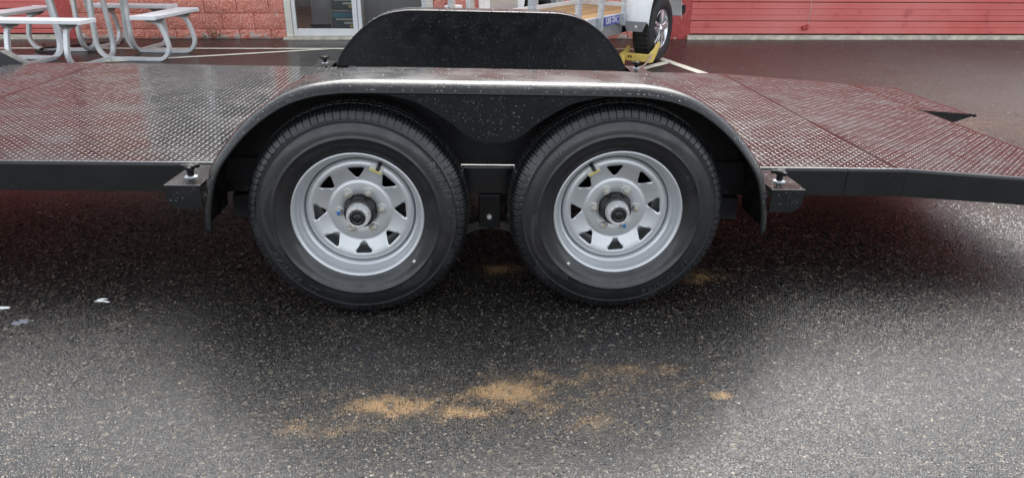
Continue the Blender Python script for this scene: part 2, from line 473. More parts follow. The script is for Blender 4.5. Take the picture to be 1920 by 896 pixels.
# ------------------------------------------------------------------ mesh helpers
class MB:
    def __init__(s):
        s.v, s.f, s.sm = [], [], []
    def add(s, vs, fs, smooth=False):
        o = len(s.v)
        s.v += [tuple(p) for p in vs]
        s.f += [tuple(i + o for i in f) for f in fs]
        s.sm += [smooth] * len(fs)
        return s
    def box(s, x0, x1, y0, y1, z0, z1, M=None):
        vs = [(x, y, z) for z in (z0, z1) for y in (y0, y1) for x in (x0, x1)]
        if M is not None:
            vs = [M @ Vector(p) for p in vs]
        return s.add(vs, [(0, 2, 3, 1), (4, 5, 7, 6), (0, 1, 5, 4), (2, 6, 7, 3), (0, 4, 6, 2), (1, 3, 7, 5)])
    def bbox(s, x0, x1, y0, y1, z0, z1, b=0.004):
        """box with chamfered edges"""
        bm = bmesh.new()
        bmesh.ops.create_cube(bm, size=1.0)
        for v in bm.verts:
            v.co = Vector(((x0 + x1) / 2 + v.co.x * (x1 - x0), (y0 + y1) / 2 + v.co.y * (y1 - y0), (z0 + z1) / 2 + v.co.z * (z1 - z0)))
        bmesh.ops.bevel(bm, geom=bm.edges[:], offset=b, segments=2, affect='EDGES', profile=0.5)
        bm.verts.index_update()
        s.add([v.co.copy() for v in bm.verts], [tuple(v.index for v in f.verts) for f in bm.faces])
        bm.free()
        return s
    def prism(s, poly, a0, a1, axis='y'):
        """extrude a 2D polygon; poly gives (x,z) for axis y, (x,y) for z, (y,z) for x"""
        def P(q, a):
            return {'y': (q[0], a, q[1]), 'z': (q[0], q[1], a), 'x': (a, q[0], q[1])}[axis]
        k = len(poly)
        vs = [P(q, a0) for q in poly] + [P(q, a1) for q in poly]
        fs = [(i, (i + 1) % k, k + (i + 1) % k, k + i) for i in range(k)]
        tri = geometry.tessellate_polygon([[Vector((q[0], q[1], 0)) for q in poly]])
        fs += [tuple(t) for t in tri] + [tuple(k + i for i in reversed(t)) for t in tri]
        return s.add(vs, fs)
    def lathe(s, prof, n=32, axis='y', smooth=True, closed=False, caps=False):
        """prof: list of (r, a) ; revolve round axis"""
        vs, fs = [], []
        for k in range(n):
            t = 2 * math.pi * k / n
            c, q = math.cos(t), math.sin(t)
            for (r, a) in prof:
                vs.append((r * c, a, r * q) if axis == 'y' else (r * c, r * q, a))
        m_ = len(prof)
        for k in range(n):
            k2 = (k + 1) % n
            for j in range(m_ - (0 if closed else 1)):
                j2 = (j + 1) % m_
                fs.append((k * m_ + j, k * m_ + j2, k2 * m_ + j2, k2 * m_ + j))
        if caps:
            fs.append(tuple(k * m_ for k in range(n)))
            fs.append(tuple(k * m_ + m_ - 1 for k in reversed(range(n))))
        return s.add(vs, fs, smooth)
    def tube(s, path, w, h=None, seg=4, smooth=False, upv=(0, 0, 1), caps=True):
        """sweep a rectangle (seg=4) or circle along path"""
        h = h or w
        pts = [Vector(p) for p in path]
        u0 = Vector(upv)
        rings = []
        for i, p in enumerate(pts):
            t = (pts[min(i + 1, len(pts) - 1)] - pts[max(i - 1, 0)]).normalized()
            sd = t.cross(u0)
            if sd.length < 1e-4:
                sd = t.cross(Vector((0, 1, 0.01)))
            sd.normalize()
            un = sd.cross(t).normalized()
            ring = []
            for k in range(seg):
                if seg == 4:
                    a, b = [(-1, -1), (1, -1), (1, 1), (-1, 1)][k]
                    ring.append(p + sd * (a * w / 2) + un * (b * h / 2))
                else:
                    an = 2 * math.pi * k / seg
                    ring.append(p + sd * (math.cos(an) * w / 2) + un * (math.sin(an) * h / 2))
            rings.append(ring)
        vs = [q for r_ in rings for q in r_]
        fs = []
        for i in range(len(rings) - 1):
            for k in range(seg):
                k2 = (k + 1) % seg
                fs.append((i * seg + k, i * seg + k2, (i + 1) * seg + k2, (i + 1) * seg + k))
        if caps:
            fs.append(tuple(reversed(range(seg))))
            fs.append(tuple((len(rings) - 1) * seg + k for k in range(seg)))
        return s.add(vs, fs, smooth)
    def mesh(s, name):
        me = bpy.data.meshes.new(name)
        me.from_pydata(s.v, [], s.f)
        me.polygons.foreach_set('use_smooth', s.sm)
        me.update()
        return me
    def build(s, name, material, parent=None, loc=None, rot=None, bevel=0.0, fix=True):
        me = s.mesh(name)
        if fix:
            bm = bmesh.new()
            bm.from_mesh(me)
            bmesh.ops.recalc_face_normals(bm, faces=bm.faces[:])
            bm.to_mesh(me)
            bm.free()
        return link(name, me, material, parent, loc, rot, bevel)

def link(name, me, material, parent=None, loc=None, rot=None, bevel=0.0):
    if material and not me.materials:
        me.materials.append(MATS[material])
    o = bpy.data.objects.new(name, me)
    col.objects.link(o)
    if parent:
        o.parent = parent
    if loc is not None:
        o.location = loc
    if rot is not None:
        o.rotation_euler = rot
    if bevel:
        b = o.modifiers.new('bevel', 'BEVEL')
        b.width = bevel
        b.segments = 2
        b.limit_method = 'ANGLE'
        b.angle_limit = R(35)
    return o

def empty(name, loc=(0, 0, 0), rot=(0, 0, 0), parent=None):
    o = bpy.data.objects.new(name, None)
    o.empty_display_size = 0.2
    col.objects.link(o)
    o.location = loc
    o.rotation_euler = rot
    if parent:
        o.parent = parent
    return o

def tag(o, label=None, cat=None, group=None, kind=None):
    for k, v in (('label', label), ('category', cat), ('group', group), ('kind', kind)):
        if v:
            o[k] = v
    return o

def copy_tree(o, parent=None):
    c = o.copy()
    col.objects.link(c)
    c.parent = parent
    for ch in list(o.children):
        copy_tree(ch, c)
    return c

def catmull(pts, n=6):
    P = [Vector(p) for p in pts]
    out = []
    for i in range(len(P) - 1):
        p0, p1, p2, p3 = P[max(i - 1, 0)], P[i], P[i + 1], P[min(i + 2, len(P) - 1)]
        for k in range(n):
            t = k / n
            out.append(0.5 * ((2 * p1) + (p2 - p0) * t + (2 * p0 - 5 * p1 + 4 * p2 - p3) * t * t + (3 * p1 - p0 - 3 * p2 + p3) * t ** 3))
    out.append(P[-1])
    return out

def beads(name, samples, parent, rmin=0.0012, rmax=0.0032):
    """water beads: low domes standing on a surface. samples: list of (point, normal)"""
    vs, fs = [], []
    rings = [(1.0, 0.0), (0.86, 0.34), (0.5, 0.62)]
    for p, nn in samples:
        p, nn = Vector(p), Vector(nn).normalized()
        r = rmin + (rmax - rmin) * rng.random() ** 2.2
        a = nn.orthogonal().normalized()
        b = nn.cross(a)
        o = len(vs)
        sx, sy = 0.8 + 0.5 * rng.random(), 0.8 + 0.5 * rng.random()
        for (rr, hh) in rings:
            for k in range(6):
                t = k * math.pi / 3
                vs.append(p + a * (rr * r * sx * math.cos(t)) + b * (rr * r * sy * math.sin(t)) + nn * (hh * r))
        vs.append(p + nn * (0.72 * r))
        for j in range(2):
            for k in range(6):
                k2 = (k + 1) % 6
                fs.append((o + j * 6 + k, o + j * 6 + k2, o + j * 6 + 6 + k2, o + j * 6 + 6 + k))
        for k in range(6):
            fs.append((o + 12 + k, o + 12 + (k + 1) % 6, o + 18))
    mb = MB()
    mb.add(vs, fs, True)
    return tag(mb.build(name, 'water_bead', parent, fix=False), kind='stuff')

# ------------------------------------------------------------------ the lot
S = 150
g = MB().add([(-S, -S, 0), (S, -S, 0), (S, S, 0), (-S, S, 0)], [(0, 1, 2, 3)])
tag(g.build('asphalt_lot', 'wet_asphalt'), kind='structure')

def wave_noise(x, y, freq, seed, oct_=4):
    r = np.random.default_rng(seed)
    t = np.zeros_like(x)
    a, norm = 1.0, 0.0
    for o in range(oct_):
        for _ in range(4):
            th = r.uniform(0, 2 * np.pi)
            k = freq * (2 ** o) * r.uniform(0.7, 1.3)
            t += a * np.sin((x * np.cos(th) + y * np.sin(th)) * k * 2 * np.pi + r.uniform(0, 6.28))
        norm += a * 2
        a *= 0.62
    return 0.5 + 0.5 * t / norm

def aggregate():
    """the stones of the asphalt in front of the trailer, each a low flat-topped pebble"""
    P, G_ = [], []
    y, i = 1.20, 0
    while y < 3.35:
        gq = max(1.0, y / 1.9) ** 1.3
        sp = 0.0069 * gq
        w_ = 0.80 * y + 0.22
        xs = np.arange(-w_, w_, sp) + (sp / 2 if i % 2 else 0)
        P.append(np.stack([xs, np.full_like(xs, y)], 1))
        G_.append(np.full(len(xs), gq))
        y += sp * 0.87
        i += 1
    P, G_ = np.concatenate(P), np.concatenate(G_)
    P += nrg.normal(0, 0.0013, P.shape) * G_[:, None]
    kp = nrg.random(len(P)) > 0.10 + 0.9 * np.clip((P[:, 1] - 2.9) / 0.45, 0, 1)
    P, G_ = P[kp], G_[kp]
    film = wave_noise(P[:, 0], P[:, 1], 0.8, 5)
    N = len(P)
    r = nrg.uniform(0.0024, 0.0039, N) * G_
    big = nrg.random(N) < 0.025
    r[big] *= nrg.uniform(1.25, 1.9, big.sum())
    h = nrg.uniform(0.0003, 0.0010, N) * np.where(big, 1.4, 1.0)
    K = 5
    ph = nrg.uniform(0, 6.28, N)
    ang = ph[:, None] + np.arange(K)[None] * 2 * np.pi / K
    rad = r[:, None] * nrg.uniform(0.75, 1.2, (N, K))
    bx_, by_ = P[:, :1] + rad * np.cos(ang), P[:, 1:] + rad * np.sin(ang)
    tx, ty = P[:, :1] + 0.74 * rad * np.cos(ang), P[:, 1:] + 0.74 * rad * np.sin(ang)
    sl = 0.075 * (0.55 + 0.9 * film)
    und = lambda sd: (wave_noise(P[:, 0], P[:, 1], 20, sd, 3) - 0.5) * 0.42
    gx, gy = nrg.normal(0, 1, N) * sl + und(21), nrg.normal(0, 1, N) * sl + und(22)
    tz = h[:, None] + gx[:, None] * (tx - P[:, :1]) + gy[:, None] * (ty - P[:, 1:])
    V = np.empty((N, 2 * K, 3))
    V[:, :K, 0], V[:, :K, 1], V[:, :K, 2] = bx_, by_, -0.0004
    V[:, K:, 0], V[:, K:, 1], V[:, K:, 2] = tx, ty, np.maximum(tz, 0.0001)
    V = V.reshape(-1, 3)
    quads = np.array([(k, (k + 1) % K, K + (k + 1) % K, K + k) for k in range(K)])
    top = np.arange(K, 2 * K)
    one = np.concatenate([quads.ravel(), top])
    L_ = (one[None] + (np.arange(N) * 2 * K)[:, None]).ravel().astype(np.int32)
    sizes = np.array([4] * K + [K], dtype=np.int32)
    tot = np.tile(sizes, N)
    starts = np.concatenate([[0], np.cumsum(tot)[:-1]]).astype(np.int32)
    me = bpy.data.meshes.new('asphalt_aggregate')
    me.vertices.add(len(V))
    me.vertices.foreach_set('co', V.ravel().astype(np.float32))
    me.loops.add(len(L_))
    me.loops.foreach_set('vertex_index', L_)
    me.polygons.add(len(starts))
    me.polygons.foreach_set('loop_start', starts)
    me.update(calc_edges=True)
    # colour and gloss of each stone
    u = nrg.random(N)
    base = np.interp(u, [0, 0.50, 0.76, 0.89, 0.965, 1.0], [0.006, 0.011, 0.022, 0.055, 0.13, 0.26])
    warm = nrg.uniform(0.0, 1.0, N) * np.clip((base - 0.015) / 0.05, 0, 1)
    C_ = np.stack([base, base * (1 - 0.18 * warm), base * (1 - 0.48 * warm)], 1)
    C_ *= np.array([1.04, 0.96, 0.86])
    rough = nrg.uniform(0.06, 0.22, N)
    m_ = np.zeros(N)
    for (x, y, rx, ry, w) in SAND:
        d2 = ((P[:, 0] - x) / rx) ** 2 + ((P[:, 1] - y) / ry) ** 2
        m_ = np.maximum(m_, w * np.exp(-0.42 * d2))
    m_ = m_ * (wave_noise(P[:, 0], P[:, 1], 9, 8) * 2.2 - 0.35)
    cov = np.clip((m_ - 0.18 + nrg.normal(0, 0.06, N)) * 1.35, 0, 0.80)[:, None]
    sand = np.array([0.42, 0.255, 0.105]) * nrg.uniform(0.8, 1.1, (N, 1))
    C_ = C_ * (1 - cov) + sand * cov
    rough = rough * (1 - cov[:, 0]) + 0.7 * cov[:, 0]
    rgba = np.concatenate([C_, rough[:, None]], 1)
    att = me.attributes.new('stone', 'FLOAT_COLOR', 'POINT')
    att.data.foreach_set('color', np.repeat(rgba, 2 * K, axis=0).ravel().astype(np.float32))
    return tag(link('asphalt_aggregate', me, 'wet_stones'), 'packed wet dark stones of the asphalt surface in the foreground', 'asphalt', kind='stuff')
aggregate()

def paint_line(a, b, w=0.09):
    a, b = Vector((*a, 0)), Vector((*b, 0))
    d = (b - a).normalized()
    s_ = Vector((-d.y, d.x, 0))
    nseg = max(2, int((b - a).length / 0.08))
    vs, fs = [], []
    for i in range(nseg + 1):
        c = a + (b - a) * (i / nseg)
        for sg in (-1, 1):
            q = c + s_ * (sg * (w / 2 + rng.uniform(-0.004, 0.004)))
            vs.append((q.x, q.y, 0.004))
        if i:
            k = 2 * i
            fs.append((k - 2, k, k + 1, k - 1))
    o = MB().add(vs, fs).build('parking_line', 'line_paint')
    tag(o, kind='structure')
    return o
paint_line((-9.0, 8.02), (1.50, 8.56), 0.085)
paint_line((-5.2, 6.80), (-2.15, 8.335), 0.085)
paint_line((1.43, 8.50), (2.05, 6.15), 0.10)
paint_line((1.62, 7.60), (0.60, 6.35), 0.10)

# ------------------------------------------------------------------ shop building
bld = tag(empty('shop_building', (0, 9.40, 0), (0, 0, R(3.6))), 'red painted block shop building with white glass door and wide garage door', 'building')
TOP = 4.0
BW, BH = 0.39, 0.1915
BED0 = 0.118
# four split-face block shapes shared by every block
def block_mesh(seed, w, h):
    r = np.random.default_rng(seed)
    nx, nz = 9, 5
    vs, fs = [], []
    for j in range(nz):
        for i in range(nx):
            x = -w / 2 + w * i / (nx - 1)
            z = -h / 2 + h * j / (nz - 1)
            edge = i in (0, nx - 1) or j in (0, nz - 1)
            y = -0.014 - r.random() * 0.008 if not edge else -0.008 - r.random() * 0.003
            vs.append((x, y, z))
    for j in range(nz - 1):
        for i in range(nx - 1):
            a = j * nx + i
            fs.append((a, a + 1, a + nx + 1, a + nx))
    o = len(vs)
    rim = [i for i in range(nx)] + [j * nx + nx - 1 for j in range(1, nz)] + [(nz - 1) * nx + i for i in range(nx - 2, -1, -1)] + [j * nx for j in range(nz - 2, 0, -1)]
    for i in rim:
        vs.append((vs[i][0], 0.02, vs[i][2]))
    k = len(rim)
    for i in range(k):
        fs.append((rim[i], o + i, o + (i + 1) % k, rim[(i + 1) % k]))
    mb = MB()
    mb.add(vs, fs)
    return mb.mesh('block')
BCACHE = {}
def block_obj(parent, x0, x1, z0, z1):
    w, h = round(x1 - x0 - 0.008, 3), round(z1 - z0 - 0.008, 3)
    if w < 0.03 or h < 0.03:
        return
    key = (w, h, rng.randrange(4))
    if key not in BCACHE:
        BCACHE[key] = block_mesh(len(BCACHE) + 3, w, h)
    link('block', BCACHE[key], 'split_block', parent, ((x0 + x1) / 2, 0, (z0 + z1) / 2))

def block_wall(x0, x1, hole, phase, ztop):
    mb = MB()
    if hole:
        hx0, hx1, hz0, hz1 = hole
        mb.box(x0, hx0, 0.004, 0.2, 0, ztop).box(hx1, x1, 0.004, 0.2, 0, ztop).box(hx0, hx1, 0.004, 0.2, 0, hz0).box(hx0, hx1, 0.004, 0.2, hz1, ztop)
    else:
        mb.box(x0, x1, 0.004, 0.2, 0, ztop)
    w = mb.build('block_wall', 'mortar_red', bld)
    rows = [(0.0, BED0)]
    z = BED0
    while z < ztop - 0.05:
        rows.append((z, min(z + BH, ztop)))
        z += BH
    for k, (z0, z1) in enumerate(rows):
        off = phase + (BW / 2 if k % 2 else 0)
        i0 = math.floor((x0 - off) / BW) - 1
        xx = off + i0 * BW
        while xx < x1:
            a, b = max(xx, x0), min(xx + BW, x1)
            if b > a:
                if hole and b > hx0 + 0.01 and a < hx1 - 0.01 and z1 > hz0 + 0.01 and z0 < hz1 - 0.01:
                    if a < hx0:
                        block_obj(w, a, hx0, z0, z1)
                    if b > hx1:
                        block_obj(w, hx1, b, z0, z1)
                else:
                    block_obj(w, a, b, z0, z1)
            xx += BW
    return w
WIN = (-4.75, -3.05, BED0 + 5 * BH, BED0 + 13 * BH)
block_wall(-5.45, -2.87, WIN, -3.449, 2.8)
block_wall(-1.02, 1.90, None, -0.86, 2.8)
# window in the block wall
w = MB()
for a, b in ((WIN[0], WIN[0] + 0.06), (WIN[1] - 0.06, WIN[1]), ((WIN[0] + WIN[1]) / 2 - 0.03, (WIN[0] + WIN[1]) / 2 + 0.03)):
    w.box(a, b, 0.02, 0.09, WIN[2] + 0.06, WIN[3] - 0.06)
w.box(WIN[0], WIN[1], 0.02, 0.09, WIN[2], WIN[2] + 0.06).box(WIN[0], WIN[1], 0.02, 0.09, WIN[3] - 0.06, WIN[3])
wf_ = w.build('shop_window', 'door_frame', bld)
xm = (WIN[0] + WIN[1]) / 2
for a, b in ((WIN[0] + 0.06, xm - 0.03), (xm + 0.03, WIN[1] - 0.06)):
    MB().box(a, b, 0.052, 0.058, WIN[2] + 0.06, WIN[3] - 0.06).build('pane', 'shop_glass', wf_)
# smooth red stretches, side and upper walls, roof
MB().box(-5.62, -5.45, -0.012, 0.2, 0.0, 2.8).build('pilaster', 'wall_red_peeling', bld)
MB().box(1.90, 2.29, -0.012, 0.2, 0.0, 2.8).build('pilaster', 'wall_red_peeling', bld)
MB().box(9.2, 12.0, 0.0, 0.2, 0.0, 2.8).build('side_wall', 'wall_red_smooth', bld)
MB().box(-14.0, -10.4, 0.0, 0.2, 0.0, 2.8).build('side_wall', 'wall_red_smooth', bld)
MB().box(-14.0, 12.0, -0.03, 0.2, 2.8, TOP).build('upper_wall', 'fascia', bld)
MB().box(-14.0, 12.0, 4.2, 4.4, 0, TOP).box(-14.2, -14.0, 0, 4.4, 0, TOP).box(12.0, 12.2, 0, 4.4, 0, TOP).build('rear_wall', 'interior_wall', bld)
rf = MB().box(-14.3, 12.3, -0.12, 0.5, TOP, TOP + 0.15).box(-14.3, 12.3, 2.6, 4.5, TOP, TOP + 0.15).box(-14.3, -4.0, 0.5, 2.6, TOP, TOP + 0.15).box(0.0, 12.3, 0.5, 2.6, TOP, TOP + 0.15).build('roof', 'roof_grey', bld)
MB().box(-4.0, 0.0, 0.5, 2.6, TOP + 0.05, TOP + 0.06).build('added_roof_pane', 'shop_glass', rf)  # made-up roof opening, added to brighten the shop interior
MB().box(-14.0, 12.0, 0.21, 4.2, -0.02, 0.03).build('shop_floor', 'interior_floor', bld)
# storefront entrance
ent = empty('glass_entrance', parent=bld)
fr = MB()
fr.box(-2.868, -2.79, -0.02, 0.12, 0.03, 2.8).box(-1.10, -1.022, -0.02, 0.12, 0.03, 2.8)
fr.box(-2.79, -1.10, -0.02, 0.12, 2.14, 2.26).box(-2.79, -1.10, -0.02, 0.12, 2.72, 2.8)
fr.build('door_frame', 'frame_cream', ent)
MB().box(-2.90, -1.0, -0.10, 0.15, 0.0, 0.026).build('threshold', 'concrete', ent)
def leaf(x0, x1):
    lf = MB()
    lf.bbox(x0, x0 + 0.045, 0.0, 0.045, 0.032, 2.13, 0.004).bbox(x1 - 0.06, x1, 0.0, 0.045, 0.032, 2.13, 0.004)
    lf.bbox(x0 + 0.045, x1 - 0.06, 0.002, 0.043, 0.034, 0.122, 0.004).bbox(x0 + 0.045, x1 - 0.06, 0.002, 0.043, 2.03, 2.128, 0.004)
    d = lf.build('glass_door', 'door_frame', ent)
    MB().box(x0 + 0.045, x1 - 0.06, 0.018, 0.024, 0.122, 2.03).build('pane', 'shop_glass', d)
    return d
leaf(-2.785, -1.975)
leaf(-1.968, -1.105)
MB().box(-2.79, -1.10, 0.04, 0.046, 2.26, 2.72).build('transom_pane', 'shop_glass', ent)
# garage doors made of ribbed sections
def garage(x0, x1, zs, ztop, label=None):
    gd = empty('garage_door', parent=bld)
    z = zs[0]
    bounds = [zs[0], zs[1]]
    while bounds[-1] < ztop - 0.02:
        bounds.append(min(bounds[-1] + 0.234, ztop))
    for a, b in zip(bounds[:-1], bounds[1:]):
        h = b - a
        # profile in (y,z): slight shiplap steps that catch light, open joint on top
        cuts = [0.33, 0.66] if h > 0.2 else [0.54]
        prof = [(0.03, a + 0.003), (-0.006, a + 0.003), (-0.010, a + 0.010)]
        for c_ in cuts:
            zc = a + h * c_
            prof += [(-0.010, zc - 0.006), (-0.001, zc - 0.002), (-0.001, zc + 0.001), (-0.013, zc + 0.004), (-0.010, zc + 0.012)]
        prof += [(-0.010, b - 0.014), (-0.004, b - 0.006), (0.012, b - 0.006), (0.03, b - 0.006)]
        MB().prism(prof, x0 + 0.004, x1 - 0.004, 'x').build('door_section', 'door_red', gd)
    MB().box(x0, x1, 0.032, 0.05, 0.02, ztop).build('door_backing', 'dull_black', gd)
    MB().box(x0, x1, -0.002, 0.03, 0.052, zs[0] - 0.002).build('bottom_seal', 'dull_black', gd)
    MB().box(x0 - 0.03, x1 + 0.03, -0.07, 0.2, 0.0, 0.050).build('concrete_sill', 'concrete', gd)
    return gd
gr = garage(2.29, 9.2, (0.066, 0.228), 2.8)
gl_ = garage(-10.4, -5.62, (0.066, 0.122), 2.8)
h = MB().box(3.78, 3.83, -0.06, -0.012, 0.130, 0.170).box(3.835, 3.85, -0.055, -0.012, 0.125, 0.185).box(3.775, 3.86, -0.045, -0.03, 0.12, 0.130)
h.build('lock_handle', 'wall_red_smooth', gr)
MB().tube([(3.842, -0.05, 0.18), (3.845, -0.045, 0.9), (3.85, -0.04, 2.4)], 0.008, seg=6, smooth=True).build('pull_cord', 'sticker_white', gr)

# inside the shop, seen through the door glass
cn = tag(empty('reflection_standin', (-2.75, 10.0, 0.03), (0, 0, R(3.6))), 'added grey and red block with white dots behind the door glass, standing in for a reflected vehicle', 'reflection stand-in')  # made-up block in place of a vehicle's reflection in the glass
MB().bbox(0, 2.3, 0, 0.5, 0.06, 0.95, 0.01).build('standin_body', 'standin_grey', cn)
MB().box(0.42, 0.72, -0.012, 0.0, 0.52, 0.95).build('standin_red_block', 'standin_red', cn)
MB().box(1.05, 2.2, -0.012, 0.0, 0.42, 0.95).build('standin_red_block', 'standin_red', cn)
MB().box(-0.02, 2.32, -0.02, 0.5, 0.0, 0.06).build('standin_base', 'dull_black', cn)
for kx in (0.07, 0.25, 0.46, 0.53, 0.95, 1.02):
    MB().lathe([(0.0, -0.03), (0.014, -0.028), (0.016, -0.012), (0.008, 0.0)], 10).build('standin_dot', 'dot_white', cn, (kx, 0, 0.62 if kx < 0.3 else 0.44))
rk = tag(empty('brochure_rack', (-2.20, 9.52, 0.03), (0, 0, R(3.6))), 'wire brochure rack with dark and teal leaflets behind the shop door', 'display rack')
for x in (-0.16, 0.16):
    MB().tube([(x, 0, 0.0), (x, 0.02, 1.3)], 0.016, seg=6, smooth=True).build('rack_post', 'rack_chrome', rk)
MB().bbox(0.19, 0.25, 0.05, 0.12, 0.0, 1.4, 0.006).build('rack_post', 'beige_panel', rk)
for i in range(5):
    z0 = 0.05 + i * 0.24
    MB().tube([(-0.16, -0.012, z0), (0.16, -0.012, z0)], 0.010, seg=6, smooth=True).build('shelf_wire', 'rack_chrome', rk)
    b_ = MB().box(-0.145, 0.145, 0.0, 0.012, z0 + 0.01, z0 + 0.215).build('leaflet', 'poster_dark', rk)
    MB().box(-0.145, 0.145, -0.004, -0.001, z0 + 0.155, z0 + 0.21).build('leaflet_header', 'poster_teal' if i % 2 == 0 else 'poster_blue', b_)
    MB().box(-0.10, 0.13, -0.004, -0.001, z0 + 0.122, z0 + 0.140).build('leaflet_stripe', 'poster_light', b_)
    MB().box(0.0, 0.12, -0.004, -0.001, z0 + 0.075, z0 + 0.098).build('leaflet_stripe', 'poster_light', b_)
    MB().box(0.07, 0.14, -0.004, -0.001, z0 + 0.03, z0 + 0.065).build('leaflet_patch', 'poster_gold', b_)

# weed at the foot of the wall
wd = tag(empty('weed', (-3.79, 9.09, 0), (0, 0, 0)), 'small green weed growing at the foot of the red block wall', 'plant')
for k in range(5):
    st = MB()
    a = k * 1.3 + 0.3
    base = Vector((rng.uniform(-0.12, 0.12), rng.uniform(-0.02, 0.02), 0))
    hgt = rng.uniform(0.06, 0.16)
    tip = base + Vector((0.04 * math.cos(a), -0.03, hgt))
    st.tube([base, (base + tip) / 2 + Vector((0.01, 0, 0.01)), tip], 0.005, seg=5, smooth=True)
    for j in range(7):
        q = base.lerp(tip, 0.2 + 0.8 * j / 7)
        d = Vector((math.cos(j * 2.4), math.sin(j * 2.4) * 0.7, 0.4)).normalized()
        s2 = d.cross(Vector((0, 0, 1))).normalized() * 0.010
        L_ = rng.uniform(0.03, 0.06)
        st.add([q, q + d * L_ * 0.5 + s2, q + d * L_, q + d * L_ * 0.5 - s2 + Vector((0, 0, 0.004))], [(0, 1, 2, 3)])
    st.build('stem', 'weed_leaf', wd)

# loose grit swept against the building and over the lot
gv, gf = [], []
def stone(x, y, r):
    o = len(gv)
    for (a, b, c_) in ((1, 0, 0), (0, 1, 0), (-1, 0, 0), (0, -1, 0)):
        k = rng.uniform(0.7, 1.2)
        gv.append((x + a * r * k, y + b * r * k, 0.001))
    k = rng.uniform(0.4, 0.8)
    gv.append((x + rng.uniform(-.3, .3) * r, y, r * k))
    for i in range(4):
        gf.append((o + i, o + (i + 1) % 4, o + 4))
for _ in range(1500):
    x = rng.uniform(-6.5, 8.5)
    y = 9.40 + math.tan(R(3.6)) * x - 0.12 - abs(rng.gauss(0, 0.5))
    stone(x, y, rng.uniform(0.003, 0.009))
for _ in range(260):
    stone(rng.uniform(-2.2, 2.2), rng.uniform(1.25, 3.2), rng.uniform(0.0015, 0.0036))
for _ in range(700):
    stone(rng.uniform(1.5, 8), rng.uniform(5.0, 9), rng.uniform(0.003, 0.008))
g = MB().add(gv, gf).build('loose_grit', 'pebble')
tag(g, 'loose pale grit scattered over the wet asphalt', 'gravel', kind='stuff')

# bird droppings
def splat(x, y, rx, ry, label, m_, seed):
    r = random.Random(seed)
    vs, fs = [], []
    for q in range(11):
        cx, cy = r.gauss(0, 0.42) * rx, r.gauss(0, 0.5) * ry
        a, b_ = rx * r.uniform(0.15, 0.6), ry * r.uniform(0.12, 0.4)
        t0 = r.uniform(-0.35, 0.25)
        o = len(vs)
        vs.append((cx, cy, 0.0042 + q * 0.00012))
        k = 14
        for i in range(k):
            t = 2 * math.pi * i / k
            w_ = 1 + r.uniform(-0.35, 0.25)
            ex, ey = a * w_ * math.cos(t), b_ * w_ * math.sin(t)
            vs.append((cx + ex * math.cos(t0) - ey * math.sin(t0), cy + ex * math.sin(t0) + ey * math.cos(t0), 0.0012))
            fs.append((o, o + 1 + i, o + 1 + (i + 1) % k))
    mb = MB()
    mb.add(vs, fs)
    tag(mb.build('bird_dropping', m_, None, (x, y, 0)), label, 'splatter')
splat(-1.462, 2.215, 0.036, 0.013, 'white bird dropping on the asphalt nearer the left trailer wheel', 'white_splat', 4)
splat(-1.765, 2.154, 0.036, 0.014, 'white bird dropping cut off by the left edge of the picture', 'white_splat', 9)
splat(-1.635, 2.06, 0.030, 0.016, 'faint grey dropping smear below the two white ones', 'grey_splat', 5)

